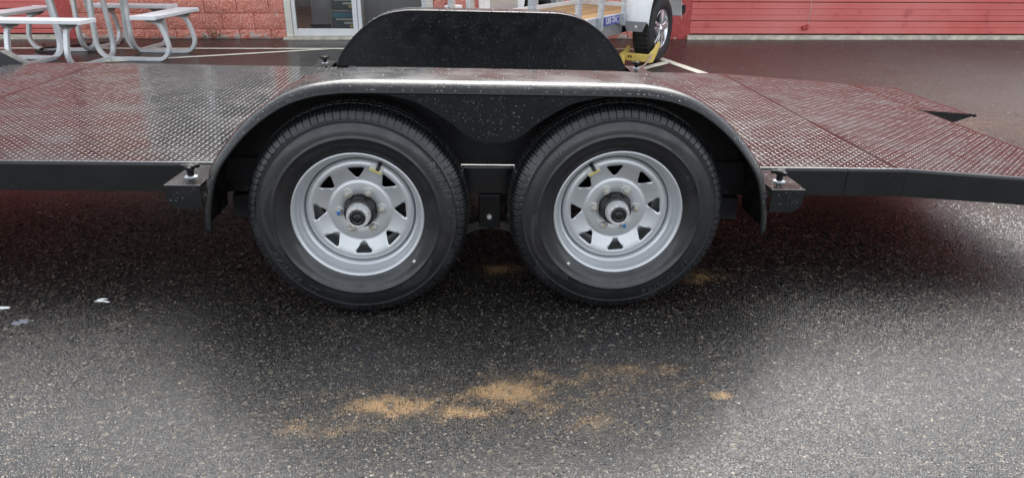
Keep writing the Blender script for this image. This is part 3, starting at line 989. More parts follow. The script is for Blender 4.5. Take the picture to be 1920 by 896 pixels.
# ------------------------------------------------------------------ steel wheel with trailer tyre (axis = local y, outside = -y)
TR = 0.362
def tyre_mesh():
    side = [(0.200, -0.070), (0.208, -0.084), (0.214, -0.0915), (0.2155, -0.0935), (0.218, -0.0935), (0.222, -0.0975), (0.232, -0.1035), (0.246, -0.1085), (0.2605, -0.1115),
            (0.2625, -0.1135), (0.2655, -0.1137), (0.2675, -0.1120), (0.276, -0.1123), (0.290, -0.1105), (0.304, -0.1065), (0.3155, -0.1015), (0.3165, -0.1025), (0.3185, -0.1018), (0.3195, -0.0995), (0.327, -0.0955)]
    sh = [(0.335, -0.0915), (0.343, -0.0862), (0.349, -0.0800), (0.3535, -0.0720), (0.3565, -0.0600), (0.3585, -0.0480)]
    mid = [(0.351, -0.0475), (0.351, -0.0405), (0.3595, -0.0400), (0.3605, -0.0200), (0.353, -0.0195), (0.353, -0.0125), (0.361, -0.0120), (0.362, 0.0)]
    half = side + sh + mid
    prof = half + [(r, -y) for r, y in reversed(half[:-1])]
    n = len(prof)
    i_sh0, i_sh1 = len(side), len(side) + len(sh)
    pitch = 176
    angs, kinds = [], []
    for k in range(pitch):
        for (q, g_) in ((0.0, 0), (0.70, 0), (0.74, 1), (0.97, 1)):
            angs.append(2 * math.pi * (k + q) / pitch)
            kinds.append((g_, k))
    vs, fs, sm = [], [], []
    for t, (g_, k) in zip(angs, kinds):
        for j, (r, y) in enumerate(prof):
            jj = j if j < n / 2 else n - 1 - j
            rr, yy = r, y
            if g_:
                if i_sh0 <= jj < i_sh1:
                    deep = 0.0065 if k % 2 == 0 else 0.0035
                    if not (k % 2 and jj < i_sh0 + 2):
                        rr -= deep
                        yy = y * (1 - 0.022)
                elif jj >= i_sh1 and r > 0.355 and k % 2 == 0:
                    rr -= 0.005
            zz = rr * math.sin(t)
            if zz < -0.330:
                q_ = min(1.0, (-0.330 - zz) / 0.03)
                yy *= 1 + 0.035 * q_ * (1 if jj < i_sh0 + 3 else 0)
                zz = max(zz, -0.3555 + 0.0004 * abs(yy) / 0.09)
            vs.append((rr * math.cos(t), yy, zz))
    K = len(angs)
    for k in range(K):
        k2 = (k + 1) % K
        for j in range(n - 1):
            fs.append((k * n + j, k * n + j + 1, k2 * n + j + 1, k2 * n + j))
            jj = min(j, n - 2 - j)
            sm.append(jj < i_sh0 - 1)
    me = bpy.data.meshes.new('tyre')
    me.from_pydata(vs, [], fs)
    me.polygons.foreach_set('use_smooth', sm)
    me.update()
    return me

def side_y(r):
    pts = [(0.214, -0.0915), (0.222, -0.0975), (0.246, -0.1085), (0.276, -0.1123), (0.290, -0.1105), (0.304, -0.1065), (0.3165, -0.1015), (0.327, -0.0955), (0.343, -0.0862)]
    return float(np.interp(r, [p[0] for p in pts], [p[1] for p in pts]))

def text_mesh(txt, size, shear=0.0, extr=0.0006, spacing=1.0):
    cu = bpy.data.curves.new('txt', 'FONT')
    cu.body = txt
    cu.size = size
    cu.shear = shear
    cu.extrude = extr
    cu.space_character = spacing
    cu.align_x = 'CENTER'
    cu.align_y = 'CENTER'
    cu.resolution_u = 3
    o = bpy.data.objects.new('txt', cu)
    col.objects.link(o)
    dg = bpy.context.evaluated_depsgraph_get()
    me = bpy.data.meshes.new_from_object(o.evaluated_get(dg))
    bpy.data.objects.remove(o)
    bpy.data.curves.remove(cu)
    return me

def sidewall_text(txt, r0, size, centre_deg, parent, inward=False, shear=0.0, spacing=1.0, h=0.0022):
    """wrap raised letters round the outer sidewall; seen from -y, x to the right, z up"""
    me = text_mesh(txt, size, shear, h, spacing)
    c0 = R(centre_deg)
    # subdivide long horizontal edges is unnecessary at this size
    for v in me.vertices:
        tx, ty, tz = v.co
        if inward:
            a, r = c0 + tx / r0, r0 - ty
        else:
            a, r = c0 - tx / r0, r0 + ty
        v.co = (r * math.cos(a), side_y(r) - tz - h * 0.6, r * math.sin(a))
    me.materials.clear()
    return tag(link('lettering', me, 'tyre_letter', parent), kind='stuff')

def hatch(r0, r1, a0, a1, n, parent, slant=0.02):
    mb = MB()
    for k in range(n):
        a = R(a0 + (a1 - a0) * k / (n - 1))
        t = k / (n - 1)
        rr1 = r0 + (r1 - r0) * (0.45 + 0.55 * math.sin(math.pi * min(1, t * 0.9 + 0.1)))
        da = 0.0011 / r0
        pts = []
        for (r, q) in ((r0, a - da), (r0, a + da), (rr1, a + da + slant), (rr1, a - da + slant)):
            pts.append((r * math.cos(q), side_y(r), r * math.sin(q)))
        top = [(p[0], p[1] - 0.0020, p[2]) for p in pts]
        mb.add(pts + top, [(4, 5, 6, 7), (0, 1, 5, 4), (1, 2, 6, 5), (2, 3, 7, 6), (3, 0, 4, 7)])
    return mb.build('tyre_rib_patch', 'tyre_letter', parent)

def disc_mesh(vent_phase):
    """pressed steel disc with eight rounded triangular vents"""
    def prof(r):
        return float(np.interp(r, [0.054, 0.060, 0.094, 0.098, 0.103, 0.115, 0.150, 0.166, 0.174, 0.180], [-0.026, -0.029, -0.030, -0.0295, -0.026, -0.030, -0.041, -0.043, -0.038, -0.030]))
    pts, edges, holes = [], [], []
    def ring(r, n, ph=0.0):
        o = len(pts)
        for k in range(n):
            t = 2 * math.pi * (k + ph) / n
            pts.append(Vector((r * math.cos(t), r * math.sin(t))))
        return o
    def loop(o, n):
        for k in range(n):
            edges.append((o + k, o + (k + 1) % n))
    o = ring(0.054, 48); loop(o, 48)
    for r, n in ((0.060, 48), (0.077, 48), (0.094, 64), (0.098, 64), (0.103, 64), (0.109, 64), (0.157, 96), (0.166, 96), (0.174, 96)):
        o = ring(r, n); loop(o, n)
    o = ring(0.180, 96); loop(o, 96)
    for k in range(8):
        a = vent_phase + k * math.pi / 4
        er, et = Vector((math.cos(a), math.sin(a))), Vector((-math.sin(a), math.cos(a)))
        tri = [er * 0.1500 + et * 0.0315, er * 0.1500 - et * 0.0315, er * 0.1065]
        poly = []
        for i in range(3):
            p, q, s_ = tri[i], tri[i - 1], tri[(i + 1) % 3]
            d1, d2 = (q - p).normalized(), (s_ - p).normalized()
            rad = 0.0125 if i < 2 else 0.013
            A, B = p + d1 * rad, p + d2 * rad
            for u in (0, 0.25, 0.5, 0.75, 1):
                poly.append(A * (1 - u) ** 2 + p * 2 * u * (1 - u) + B * u * u)
        o = len(pts)
        pts.extend(poly)
        loop(o, len(poly))
        holes.append(poly)
    def inside(p, poly):
        c_ = False
        j = len(poly) - 1
        for i in range(len(poly)):
            if (poly[i].y > p.y) != (poly[j].y > p.y) and p.x < (poly[j].x - poly[i].x) * (p.y - poly[i].y) / (poly[j].y - poly[i].y) + poly[i].x:
                c_ = not c_
            j = i
        return c_
    for r in (0.115, 0.121, 0.128, 0.135, 0.142, 0.149):
        for k in range(128):
            t = 2 * math.pi * k / 128
            p = Vector((r * math.cos(t), r * math.sin(t)))
            if not any(inside(p, h_) for h_ in holes) and min((p - q).length for h_ in holes for q in h_) > 0.0025:
                pts.append(p)
    res = geometry.delaunay_2d_cdt(pts, edges, [], 0, 1e-6)
    V, F = res[0], res[2]
    fs = []
    for f in F:
        c_ = sum((V[i] for i in f), Vector((0, 0))) / len(f)
        if c_.length < 0.0535 or any(inside(c_, h_) for h_ in holes):
            continue
        fs.append(tuple(f))
    vs = [(v.x, prof(v.length), v.y) for v in V]
    mb = MB()
    mb.add(vs, fs, True)
    return mb

def lug_nut(ang, parent, blue=False, rb=0.0699):
    mb = MB()
    mb.lathe([(0.0165, -0.0285), (0.0165, -0.0310), (0.012, -0.0315)], 20, smooth=False)
    mb.lathe([(0.0115, -0.031), (0.0115, -0.046), (0.0095, -0.0485), (0.007, -0.0485)], 6, smooth=False)
    o = mb.build('lug_nut', 'nut_zinc', parent, (rb * math.cos(ang), 0, rb * math.sin(ang)))
    MB().lathe([(0.0, -0.052), (0.0055, -0.052), (0.0068, -0.050), (0.0068, -0.046)], 10).build('stud_end', 'blue_mark' if blue else 'nut_end', parent, (rb * math.cos(ang), 0, rb * math.sin(ang)))
    return o

TYRE_ME = tyre_mesh()
def make_wheel(parent, loc, vent_deg, lug_deg, valve_deg, blue_i, logos, front=True):
    """wheel (steel disc) > tyre, rim_barrel, hub, dust_cap, nuts, valve, sticker"""
    wme = disc_mesh(R(vent_deg))
    w_ = wme.build('wheel', 'wheel_silver', parent, loc)
    sd = w_.modifiers.new('thick', 'SOLIDIFY')
    sd.thickness = 0.004
    sd.offset = -1
    rim = [(0.150, 0.06), (0.172, 0.055), (0.176, -0.020), (0.1815, -0.0285), (0.1835, -0.040), (0.187, -0.0445), (0.1905, -0.0455), (0.1925, -0.049), (0.1935, -0.064), (0.1965, -0.0685),
           (0.1990, -0.0720), (0.2005, -0.083), (0.2030, -0.0885), (0.2070, -0.0935), (0.2115, -0.0945), (0.2145, -0.0915), (0.2145, -0.086), (0.205, -0.078), (0.196, -0.055), (0.18, 0.0), (0.172, 0.07), (0.195, 0.088)]
    MB().lathe(rim, 96).build('rim_barrel', 'wheel_silver', w_)
    link('tyre', TYRE_ME, 'tyre_rubber', w_)
    MB().lathe([(0.0, 0.07), (0.06, 0.07), (0.085, 0.0), (0.085, -0.018), (0.0515, -0.022), (0.0515, -0.058), (0.049, -0.066), (0.044, -0.070), (0.0, -0.070)], 40).build('hub', 'hub_dark', w_)
    cap = MB().lathe([(0.036, -0.064), (0.0395, -0.0665), (0.0405, -0.074), (0.0385, -0.079), (0.0375, -0.096), (0.0365, -0.101), (0.033, -0.1045), (0.027, -0.1055), (0.0255, -0.102)], 40)
    for k in range(12):
        t = k * math.pi / 6
        M_ = Matrix.Rotation(-t, 4, 'Y')
        cap.box(0.030, 0.0345, -0.107, -0.103, -0.006, 0.006, M_)
    cp = cap.build('dust_cap', 'cap_zinc', w_)
    MB().lathe([(0.0258, -0.1000), (0.0245, -0.1075), (0.020, -0.1090), (0.0165, -0.1065), (0.012, -0.1060), (0.0105, -0.1100), (0.006, -0.1110), (0.0, -0.1095)], 28).build('rubber_plug', 'rubber_plug', cp)
    for k in range(6):
        lug_nut(R(lug_deg) + k * math.pi / 3, w_, k == blue_i)
    a = R(valve_deg)
    er = Vector((math.cos(a), 0, math.sin(a)))
    p0 = er * 0.1835 + Vector((0, -0.034, 0))
    MB().tube([p0, p0 - er * 0.010 + Vector((0, -0.016, 0)), p0 - er * 0.022 + Vector((0, -0.028, 0))], 0.0125, seg=10, smooth=True).build('valve_stem', 'rubber_plug', w_)
    et = Vector((math.sin(a), 0, -math.cos(a)))
    c_ = er * 0.157 + Vector((0, -0.0475, 0)) - et * 0.004
    q = [c_ + er * i + et * j for i, j in ((-0.011, -0.021), (-0.011, 0.021), (0.011, 0.021), (0.011, -0.021))]
    st = MB().add(q + [p + Vector((0, 0.0015, 0)) for p in q], [(0, 1, 2, 3), (4, 7, 6, 5), (0, 4, 5, 1), (1, 5, 6, 2), (2, 6, 7, 3), (3, 7, 4, 0)])
    so = st.build('wheel_sticker', 'sticker_white', w_)
    q = [c_ + Vector((0, -0.001, 0)) + er * i + et * j for i, j in ((-0.010, -0.019), (-0.010, 0.019), (-0.004, 0.019), (-0.004, -0.019))]
    MB().add(q, [(0, 1, 2, 3)]).build('sticker_stripe', 'sticker_yellow', so)
    for (txt, r0, size, cdeg, inward, sh) in logos:
        sidewall_text(txt, r0, size, cdeg, w_, inward, sh, 1.12)
    return w_

# ------------------------------------------------------------------ car hauler
hauler = tag(empty('car_hauler_trailer', (-0.07, 2.14, 0), (0, R(1.0), R(3.2))), 'long black steel car hauler trailer with tread plate deck and two silver wheels', 'trailer')
DZ, Y0, Y1 = 0.455, 0.24, 2.25
XF, XS, XD, XT = -3.7, -2.24, 1.49, 2.345
DOVE = -0.064

# wheels
wl_ = make_wheel(hauler, (-0.435, 0.105, 0.3520), 92, 4, 66, 3,
    [('RAINIER  ST', 0.300, 0.034, 20, False, 0.25), ('RAINIER  ST', 0.300, 0.034, 222, True, 0.25),
     ('LT LOAD RANGE D', 0.243, 0.011, 262, True, 0), ('MAX LOAD SINGLE', 0.243, 0.010, 300, True, 0)])
wr_ = make_wheel(hauler, (0.414, 0.105, 0.3662), 95, 0, 121, 5,
    [('ST225/75 R15', 0.296, 0.026, 128, False, 0.1), ('RAINIER  ST', 0.300, 0.034, -52, True, 0.25),
     ('LT LOAD RANGE D', 0.243, 0.011, 285, True, 0)])
for w_, ph in ((wl_, 0), (wr_, 31)):
    for k in range(5):
        a0 = 40 + ph + k * 72
        hatch(0.318, 0.338, a0, a0 + 11, 12, w_)
    hatch(0.262, 0.300, 150 + ph * 0.9, 205 + ph * 0.9, 46, w_, 0.05)
    hatch(0.268, 0.298, -58 + ph * 2.8, -30 + ph * 2.8, 24, w_, -0.05)
for w_ in (wl_, wr_):
    tb = []
    for _ in range(900):
        a, r_ = rng.uniform(-0.6, 3.74), rng.choice((rng.uniform(0.222, 0.26), rng.uniform(0.268, 0.338), rng.uniform(0.268, 0.338)))
        tb.append((Vector((r_ * math.cos(a), side_y(r_) - 0.0004, r_ * math.sin(a))), Vector((0, -1, 0.1))))
    beads('water_beads', tb, w_, 0.0006, 0.0019)
# paint dot on each tyre
MB().lathe([(0.0, -0.0022), (0.0055, -0.0020), (0.0062, 0.0)], 14).build('paint_dot', 'sticker_white', wl_, (0.178, side_y(0.235) , -0.1535))
MB().lathe([(0.0, -0.0022), (0.0055, -0.0020), (0.0062, 0.0)], 14).build('paint_dot', 'sticker_white', wr_, (-0.157, side_y(0.235), -0.175))

# deck plates with raised tread pattern
def tread(parent, x0, x1, y0, y1, zf, skip=None, pitch=0.0232):
    nx, ny = int((x1 - x0) / pitch), int((y1 - y0) / pitch)
    L_, W_, H_ = 0.0082, 0.0037, 0.0015
    loc = np.array([(-L_, 0, 0), (-L_ * .45, -W_, 0), (L_ * .45, -W_, 0), (L_, 0, 0), (L_ * .45, W_, 0), (-L_ * .45, W_, 0), (-L_ * .5, 0, H_), (L_ * .5, 0, H_)])
    tri = np.array([(0, 1, 6), (1, 2, 7), (1, 7, 6), (2, 3, 7), (3, 4, 7), (4, 5, 6), (4, 6, 7), (5, 0, 6)])
    V, F = [], []
    base = 0
    ii, jj = np.meshgrid(np.arange(nx), np.arange(ny), indexing='ij')
    cx = x0 + (ii + .5) * pitch
    cy = y0 + (jj + .5) * pitch
    par = (ii + jj) % 2
    keep = np.ones_like(cx, bool)
    if skip is not None:
        keep &= ~skip(cx, cy)
    cx, cy, par = cx[keep], cy[keep], par[keep]
    ang = np.where(par == 0, R(-9), R(81)) + nrg.normal(0, R(3.5), len(cx))
    ca, sa = np.cos(ang), np.sin(ang)
    X = cx[:, None] + ca[:, None] * loc[None, :, 0] - sa[:, None] * loc[None, :, 1]
    Y = cy[:, None] + sa[:, None] * loc[None, :, 0] + ca[:, None] * loc[None, :, 1]
    Z = zf(X) + loc[None, :, 2] * nrg.uniform(0.7, 1.15, len(cx))[:, None]
    V = np.stack([X, Y, Z], 2).reshape(-1, 3)
    F = (tri[None] + (np.arange(len(cx)) * 8)[:, None, None]).reshape(-1, 3)
    me = bpy.data.meshes.new('tread_pattern')
    me.vertices.add(len(V))
    me.vertices.foreach_set('co', V.ravel())
    me.loops.add(F.size)
    me.loops.foreach_set('vertex_index', F.ravel().astype(np.int32))
    me.polygons.add(len(F))
    me.polygons.foreach_set('loop_start', np.arange(0, F.size, 3, dtype=np.int32))
    me.polygons.foreach_set('use_smooth', np.ones(len(F), bool))
    me.update(calc_edges=True)
    me.validate()
    return tag(link('tread_pattern', me, 'deck_steel', parent), kind='stuff')

FT = 0.006   # front plate sits with its seam edge slightly low
def plate(poly, zf, nsub=1):
    """thin plate following zf(x)"""
    x0, x1, y0, y1 = poly
    mb = MB()
    mb.add([(x0, y0, zf(x0)), (x1, y0, zf(x1)), (x1, y1, zf(x1)), (x0, y1, zf(x0)), (x0, y0, zf(x0) - 0.005), (x1, y0, zf(x1) - 0.005), (x1, y1, zf(x1) - 0.005), (x0, y1, zf(x0) - 0.005)],
           [(0, 1, 2, 3), (7, 6, 5, 4), (0, 4, 5, 1), (1, 5, 6, 2), (2, 6, 7, 3), (3, 7, 4, 0)])
    return mb.build('deck_plate', 'deck_steel', hauler)
zmain = lambda x: DZ + 0 * x
zfront = lambda x: DZ - (XS - x) * 0.018
zdove = lambda x: DZ + (x - XD) * DOVE
ye, yf = Y0 + 0.014, Y1 - 0.014
p1 = plate((XF, XS - 0.002, ye, yf), zfront)
tread(p1, XF, XS - 0.004, ye, yf, zfront)
p2 = plate((XS + 0.002, XD - 0.002, ye, yf), zmain)
tread(p2, XS + 0.004, XD - 0.004, ye, yf, zmain)
p3 = plate((XD + 0.002, XT, ye, yf), zdove)
tread(p3, XD + 0.004, XT, ye, yf, zdove)
zflap = zdove
p4 = plate((XT + 0.001, 2.62, 1.50, yf), zflap)
p4.name = 'tail_flap'
tread(p4, XT + 0.001, 2.62, 1.50, yf, zflap)
MB().prism([(2.31, zdove(2.31) + 0.002), (2.625, zflap(2.625) + 0.003), (2.625, zflap(2.625) - 0.008), (2.49, 0.325), (2.40, 0.345)], 1.490, 1.499).build('flap_gusset', 'wet_black_paint', hauler)
MB().lathe([(0.0, -0.02), (0.009, -0.018), (0.009, 0.018), (0.0, 0.02)], 12).build('hinge_pin', 'dull_black', hauler, (2.632, 1.495, zflap(2.62) - 0.002))

# side rails: channel with bright wet top flange
def rail(yo, s, dz=0.0):
    def seg(x0, x1, z0, z1, nm):
        z0, z1 = z0 + dz, z1 + dz
        zb0, zb1 = z0 - 0.104, z1 - 0.104
        w = 0.048 * s
        mb = MB()
        mb.prism([(x0, z0 - 0.010), (x1, z1 - 0.010), (x1, zb1), (x0, zb0)], yo, yo + 0.006 * s)
        for (ya, za, yb, zb) in ((0.0, -0.010, 0.0015, -0.005), (0.0015, -0.005, 0.0055, -0.0012), (0.0055, -0.0012, 0.0115, 0.0)):
            mb.add([(x0, yo + ya * s, z0 + za), (x1, yo + ya * s, z1 + za), (x1, yo + yb * s, z1 + zb), (x0, yo + yb * s, z0 + zb)], [(0, 1, 2, 3)], True)
        mb.prism([(x0, z0), (x1, z1), (x1, z1 - 0.007), (x0, z0 - 0.007)], yo + 0.0115 * s, yo + 0.0135 * s)
        mb.prism([(x0, zb0 + 0.007), (x1, zb1 + 0.007), (x1, zb1), (x0, zb0)], yo + 0.0062 * s, yo + w)
        return mb.build(nm, 'wet_black_paint', hauler, bevel=0.0028)
    seg(XF, XD - 0.2, DZ + 0.004, DZ + 0.004, 'side_rail')
    seg(XD - 0.198, XD + 0.02, DZ + 0.0035, DZ + 0.003, 'side_rail')
    seg(XD + 0.021, XT, DZ + 0.003, zdove(XT) + 0.004, 'side_rail')
MB().box(XF, XD, Y0 + 0.049, Y1 - 0.049, 0.436, 0.446).build('underbody_sheet', 'underbody', hauler)
MB().prism([(XD + 0.001, 0.446), (XT, zdove(XT) - 0.010), (XT, zdove(XT) - 0.020), (XD + 0.001, 0.436)], Y0 + 0.049, Y1 - 0.049).build('underbody_sheet', 'underbody', hauler)
rail(Y0, 1)
rail(Y1, -1, -0.012)
for x in np.arange(XF + 0.2, 1.5, 0.41):
    MB().prism([(Y0 + 0.05, 0.43), (Y1 - 0.05, 0.43), (Y1 - 0.05, 0.37), (Y0 + 0.05, 0.37)], x - 0.02, x + 0.02, 'x').build('cross_member', 'underbody', hauler)
MB().box(XT - 0.05, XT - 0.002, Y0 + 0.05, Y1 - 0.05, 0.30, 0.392).build('cross_member', 'underbody', hauler)

# unseen beams and box added under the deck to block low red light
for y in (0.78, 1.72):
    MB().box(XF, -0.95, y - 0.03, y + 0.03, 0.225, 0.352).build('light_block_beam', 'underbody', hauler)
MB().box(0.98, 2.25, 0.75, 1.80, 0.215, 0.300).build('light_block_box', 'underbody', hauler)

# fenders
def fender_path():
    L_ = [(-0.907, 0.305), (-0.895, 0.40), (-0.862, 0.51), (-0.800, 0.600), (-0.725, 0.676), (-0.638, 0.737), (-0.556, 0.770), (-0.474, 0.785), (-0.405, 0.789)]
    full = L_ + [(-0.2, 0.790), (0.0, 0.790), (0.2, 0.790)] + [(-x, z) for x, z in reversed(L_)]
    return [(p.x * 1.023 - 0.001, p.z) for p in catmull([(x, 0, z) for x, z in full], 4)]
FP = fender_path()
FPN, FPF = FP, [(x / 1.023, z) for x, z in FP]
def fender(mirror):
    FP = FPF if mirror else FPN
    my = (lambda y: 2.49 - y) if mirror else (lambda y: y)
    sec = [(0.252, 0.0), (0.18, 0.0), (0.10, 0.0), (0.035, 0.0), (0.018, -0.002), (0.006, -0.007), (-0.004, -0.015), (-0.012, -0.024), (-0.016, -0.031), (-0.015, -0.034), (-0.008, -0.036)]
    vs, fs = [], []
    n = len(sec)
    for i, (x, z) in enumerate(FP):
        a, b = FP[max(0, i - 1)], FP[min(len(FP) - 1, i + 1)]
        t = Vector((b[0] - a[0], b[1] - a[1])).normalized()
        nn = Vector((-t.y, t.x))
        for (y, q) in sec:
            vs.append((x + nn.x * q, my(y), z + nn.y * q))
        if i:
            for j in range(n - 1):
                fs.append(((i - 1) * n + j, i * n + j, i * n + j + 1, (i - 1) * n + j + 1))
    mb = MB()
    mb.add(vs, fs, True)
    fo = mb.build('fender', 'wet_black_paint', hauler)
    sd = fo.modifiers.new('thick', 'SOLIDIFY')
    sd.thickness = 0.0032
    sd.offset = -1 if not mirror else -1
    # inner wall standing on the deck edge
    poly = [(x, z - 0.004) for x, z in FP if z > DZ + 0.012]
    poly = [(poly[0][0] - 0.012, DZ + 0.006)] + poly + [(poly[-1][0] + 0.012, DZ + 0.006)]
    MB().prism(poly, my(0.243), my(0.249)).build('inner_wall', 'black_paint' if mirror else 'dull_black', fo)
    # skirt between the wheels
    sk = [(-0.43, 0.758), (-0.364, 0.755), (-0.300, 0.746), (-0.239, 0.730), (-0.180, 0.698), (-0.129, 0.664), (-0.095, 0.635), (-0.062, 0.615), (-0.03, 0.606), (0.0, 0.604)]
    sk = sk + [(-x, z) for x, z in reversed(sk[:-1])]
    sk2 = [(p.x, p.z) for p in catmull([(x, 0, z) for x, z in sk], 3)]
    poly = sk2 + [(0.42, 0.766), (-0.42, 0.766)]
    so = MB().prism(poly, my(-0.003), my(0.001)).build('fender_skirt', 'black_paint', fo)
    # weld beads along the arc
    wb = MB()
    k = 0
    for i in range(6, len(FP) - 6, 1):
        x, z = FP[i]
        if 0.5 < z and abs(x) > 0.25:
            a, b = FP[i - 1], FP[i + 1]
            t = Vector((b[0] - a[0], b[1] - a[1])).normalized()
            nn = Vector((-t.y, t.x))
            p = Vector((x - nn.x * 0.013, my(0.2515), z - nn.y * 0.013))
            tt = Vector((t.x, 0, t.y)) * 0.010
            wb.tube([p - tt, p, p + tt], 0.006, seg=6, smooth=True)
    tag(wb.build('weld_bead', 'black_paint', fo), kind='stuff')
    return fo, so
fn, skn = fender(False)
ff, skf = fender(True)

# water beads
smp = []
cum = np.cumsum([0] + [math.dist(FP[i], FP[i + 1]) for i in range(len(FP) - 1)])
def fpt(s_):
    i = int(np.searchsorted(cum, s_)) - 1
    i = max(1, min(i, len(FP) - 3))
    t = (s_ - cum[i]) / (cum[i + 1] - cum[i])
    a, b = Vector(FP[i]), Vector(FP[i + 1])
    d = (b - a).normalized()
    return a.lerp(b, t), Vector((-d.y, d.x))
def fender_beads(my, count, sy):
    out = []
    sec = [(0.25, 0.0, (0, 1)), (0.03, 0.0, (0, 1)), (0.006, -0.007, (-0.5, 0.85)), (-0.004, -0.015, (-0.7, 0.7)), (-0.012, -0.024, (-0.8, 0.6))]
    for _ in range(count):
        p, nn = fpt(rng.uniform(0.12, cum[-1] - 0.12))
        p = Vector((p.x / 1.023, p.y)) if sy < 0 else p
        if rng.random() < 0.5:
            y, q, nv = rng.uniform(0.02, 0.25), 0.0, (0, 1)
        else:
            k = rng.randrange(2, 5)
            y, q, nv = sec[k]
            y += rng.uniform(-0.002, 0.002)
        out.append((Vector((p.x + nn.x * q, my(y), p.y + nn.y * q)), Vector((nn.x * nv[1], nv[0] * sy, nn.y * nv[1]))))
    return out
beads('water_beads', fender_beads(lambda y: y, 1100, 1), fn, 0.0012, 0.0034)
beads('water_beads', fender_beads(lambda y: 2.49 - y, 700, -1), ff, 0.002, 0.005)
sk_s = []
while len(sk_s) < 300:
    x, z = rng.uniform(-0.38, 0.38), rng.uniform(0.61, 0.76)
    lim = np.interp(abs(x), [0, 0.062, 0.129, 0.239, 0.364], [0.606, 0.617, 0.668, 0.733, 0.765])
    if z > lim + 0.004:
        sk_s.append((Vector((x, -0.0035, z)), Vector((0, -1, 0.15))))
beads('water_beads', sk_s, skn, 0.0009, 0.0030)
iw = []
while len(iw) < 1500:
    x, z = rng.uniform(-0.86, 0.86), rng.uniform(0.47, 0.77)
    top = np.interp(abs(x), [0, 0.405, 0.556, 0.638, 0.725, 0.80, 0.87], [0.78, 0.78, 0.76, 0.725, 0.665, 0.59, 0.49])
    if z < top - 0.01:
        iw.append((Vector((x, 2.2405, z)), Vector((0, -1, 0.1))))
beads('water_beads', iw, ff, 0.0010, 0.0036)

# step boxes carrying the fender ends, with hand knobs
def step_box(xa, xb, mirror, sg):
    my = (lambda y: 2.49 - y) if mirror else (lambda y: y)
    z0, z1 = 0.372, 0.452
    # front plate with one clipped lower corner (away from the wheel)
    if sg < 0:
        poly = [(xa, z1), (xb, z1), (xb, z0), (xa + 0.03, z0), (xa + 0.006, z0 + 0.022)]
    else:
        poly = [(xa, z1), (xb, z1), (xb - 0.006, z0 + 0.022), (xb - 0.03, z0), (xa, z0)]
    b_ = MB().prism(poly, my(0.020), my(0.027)).build('step_box', 'wet_black_paint', hauler, bevel=0.0015)
    slant = 0.052
    tp = [(xa, my(0.0275)), (xb, my(0.0275)), (xb + (0 if sg < 0 else -slant * 0), my(Y0 - 0.002)), (xa, my(Y0 - 0.002))]
    if sg < 0:
        tp = [(xa, my(0.0275)), (xb, my(0.0275)), (xb, my(Y0 - 0.002)), (xa + slant * 0.2, my(Y0 - 0.002))]
    MB().prism(tp, z1 - 0.006, z1 - 0.0005, 'z').build('step_top', 'deck_steel', b_)
    xi = xa if sg < 0 else xb - 0.006
    MB().prism([(my(0.028), z1 - 0.007), (my(Y0 - 0.004), z1 - 0.007), (my(Y0 - 0.004), z0 + 0.01), (my(0.028), z0 + 0.022)], xi + 0.0005, xi + 0.0055, 'x').build('step_side', 'wet_black_paint', b_)
    kx, ky = (xa + xb) / 2 - 0.03 * (-sg) * 0, my(0.105)
    k_ = MB()
    k_.lathe([(0.011, 0.0), (0.011, 0.016), (0.017, 0.022), (0.018, 0.030), (0.014, 0.036), (0.0, 0.038)], 18, axis='z')
    for t in (0.35, 0.35 + 2.1, 0.35 + 4.2):
        M_ = Matrix.Rotation(t, 4, 'Z')
        k_.box(0.008, 0.031, -0.0065, 0.0065, 0.021, 0.034, M_)
    ko = k_.build('hand_knob', 'dull_black', hauler, (kx, ky, z1 + 0.006), (0, 0, 0.4), bevel=0.003)
    MB().lathe([(0.006, 0.0), (0.0215, 0.0), (0.0215, 0.003), (0.012, 0.0062), (0.0, 0.0062)], 20, axis='z').build('washer', 'washer', ko, (0, 0, -0.0062))
    bs_ = []
    for _ in range(30):
        bs_.append((Vector((rng.uniform(xa + 0.01, xb - 0.01), my(0.0195), rng.uniform(z0 + 0.025, z1 - 0.005))), Vector((0, -1 if not mirror else 1, 0.1))))
    for _ in range(30):
        bs_.append((Vector((rng.uniform(xa + 0.01, xb - 0.01), my(rng.uniform(0.03, 0.22)), z1 - 0.0005)), Vector((0, 0, 1))))
    beads('water_beads', bs_, b_, 0.0010, 0.0030)
for mir in (False, True):
    step_box(-1.035, -0.922, mir, -1)
    step_box(0.922, 1.036, mir, 1)

# running gear between and behind the wheels
for xa in (-0.92, 0.11):
    MB().box(xa, xa + 0.81, 0.222, Y0 - 0.001, 0.40, DZ + 0.03).build('added_dark_strip', 'dull_black', hauler)  # dark strip added to hide the bright line of the rail flange
MB().bbox(-0.042, 0.036, 0.235, 0.30, 0.225, 0.351, 0.003).build('spring_hanger', 'black_paint', hauler)
MB().lathe([(0.0, -0.014), (0.0085, -0.013), (0.0095, -0.006), (0.0095, 0.0)], 14).build('pivot_bolt', 'white_bolt', hauler, (-0.004, 0.235, 0.270))
for s_ in (-1, 1):
    for j in range(3):
        path = [(s_ * x, 0.262, 0.232 - j * 0.010 - 0.06 * ((x - 0.06) / 0.37) ** 2 * 0.6 + (0.012 if x < 0.07 else 0)) for x in np.linspace(0.03, 0.55 - j * 0.1, 9)]
        MB().tube(path, 0.045, 0.008).build('leaf_spring', 'spring_steel', hauler)
MB().tube([(-0.10, 0.262, 0.212), (-0.05, 0.262, 0.232), (0.0, 0.262, 0.240), (0.05, 0.262, 0.232), (0.10, 0.262, 0.212)], 0.05, 0.030).build('equaliser', 'spring_steel', hauler)
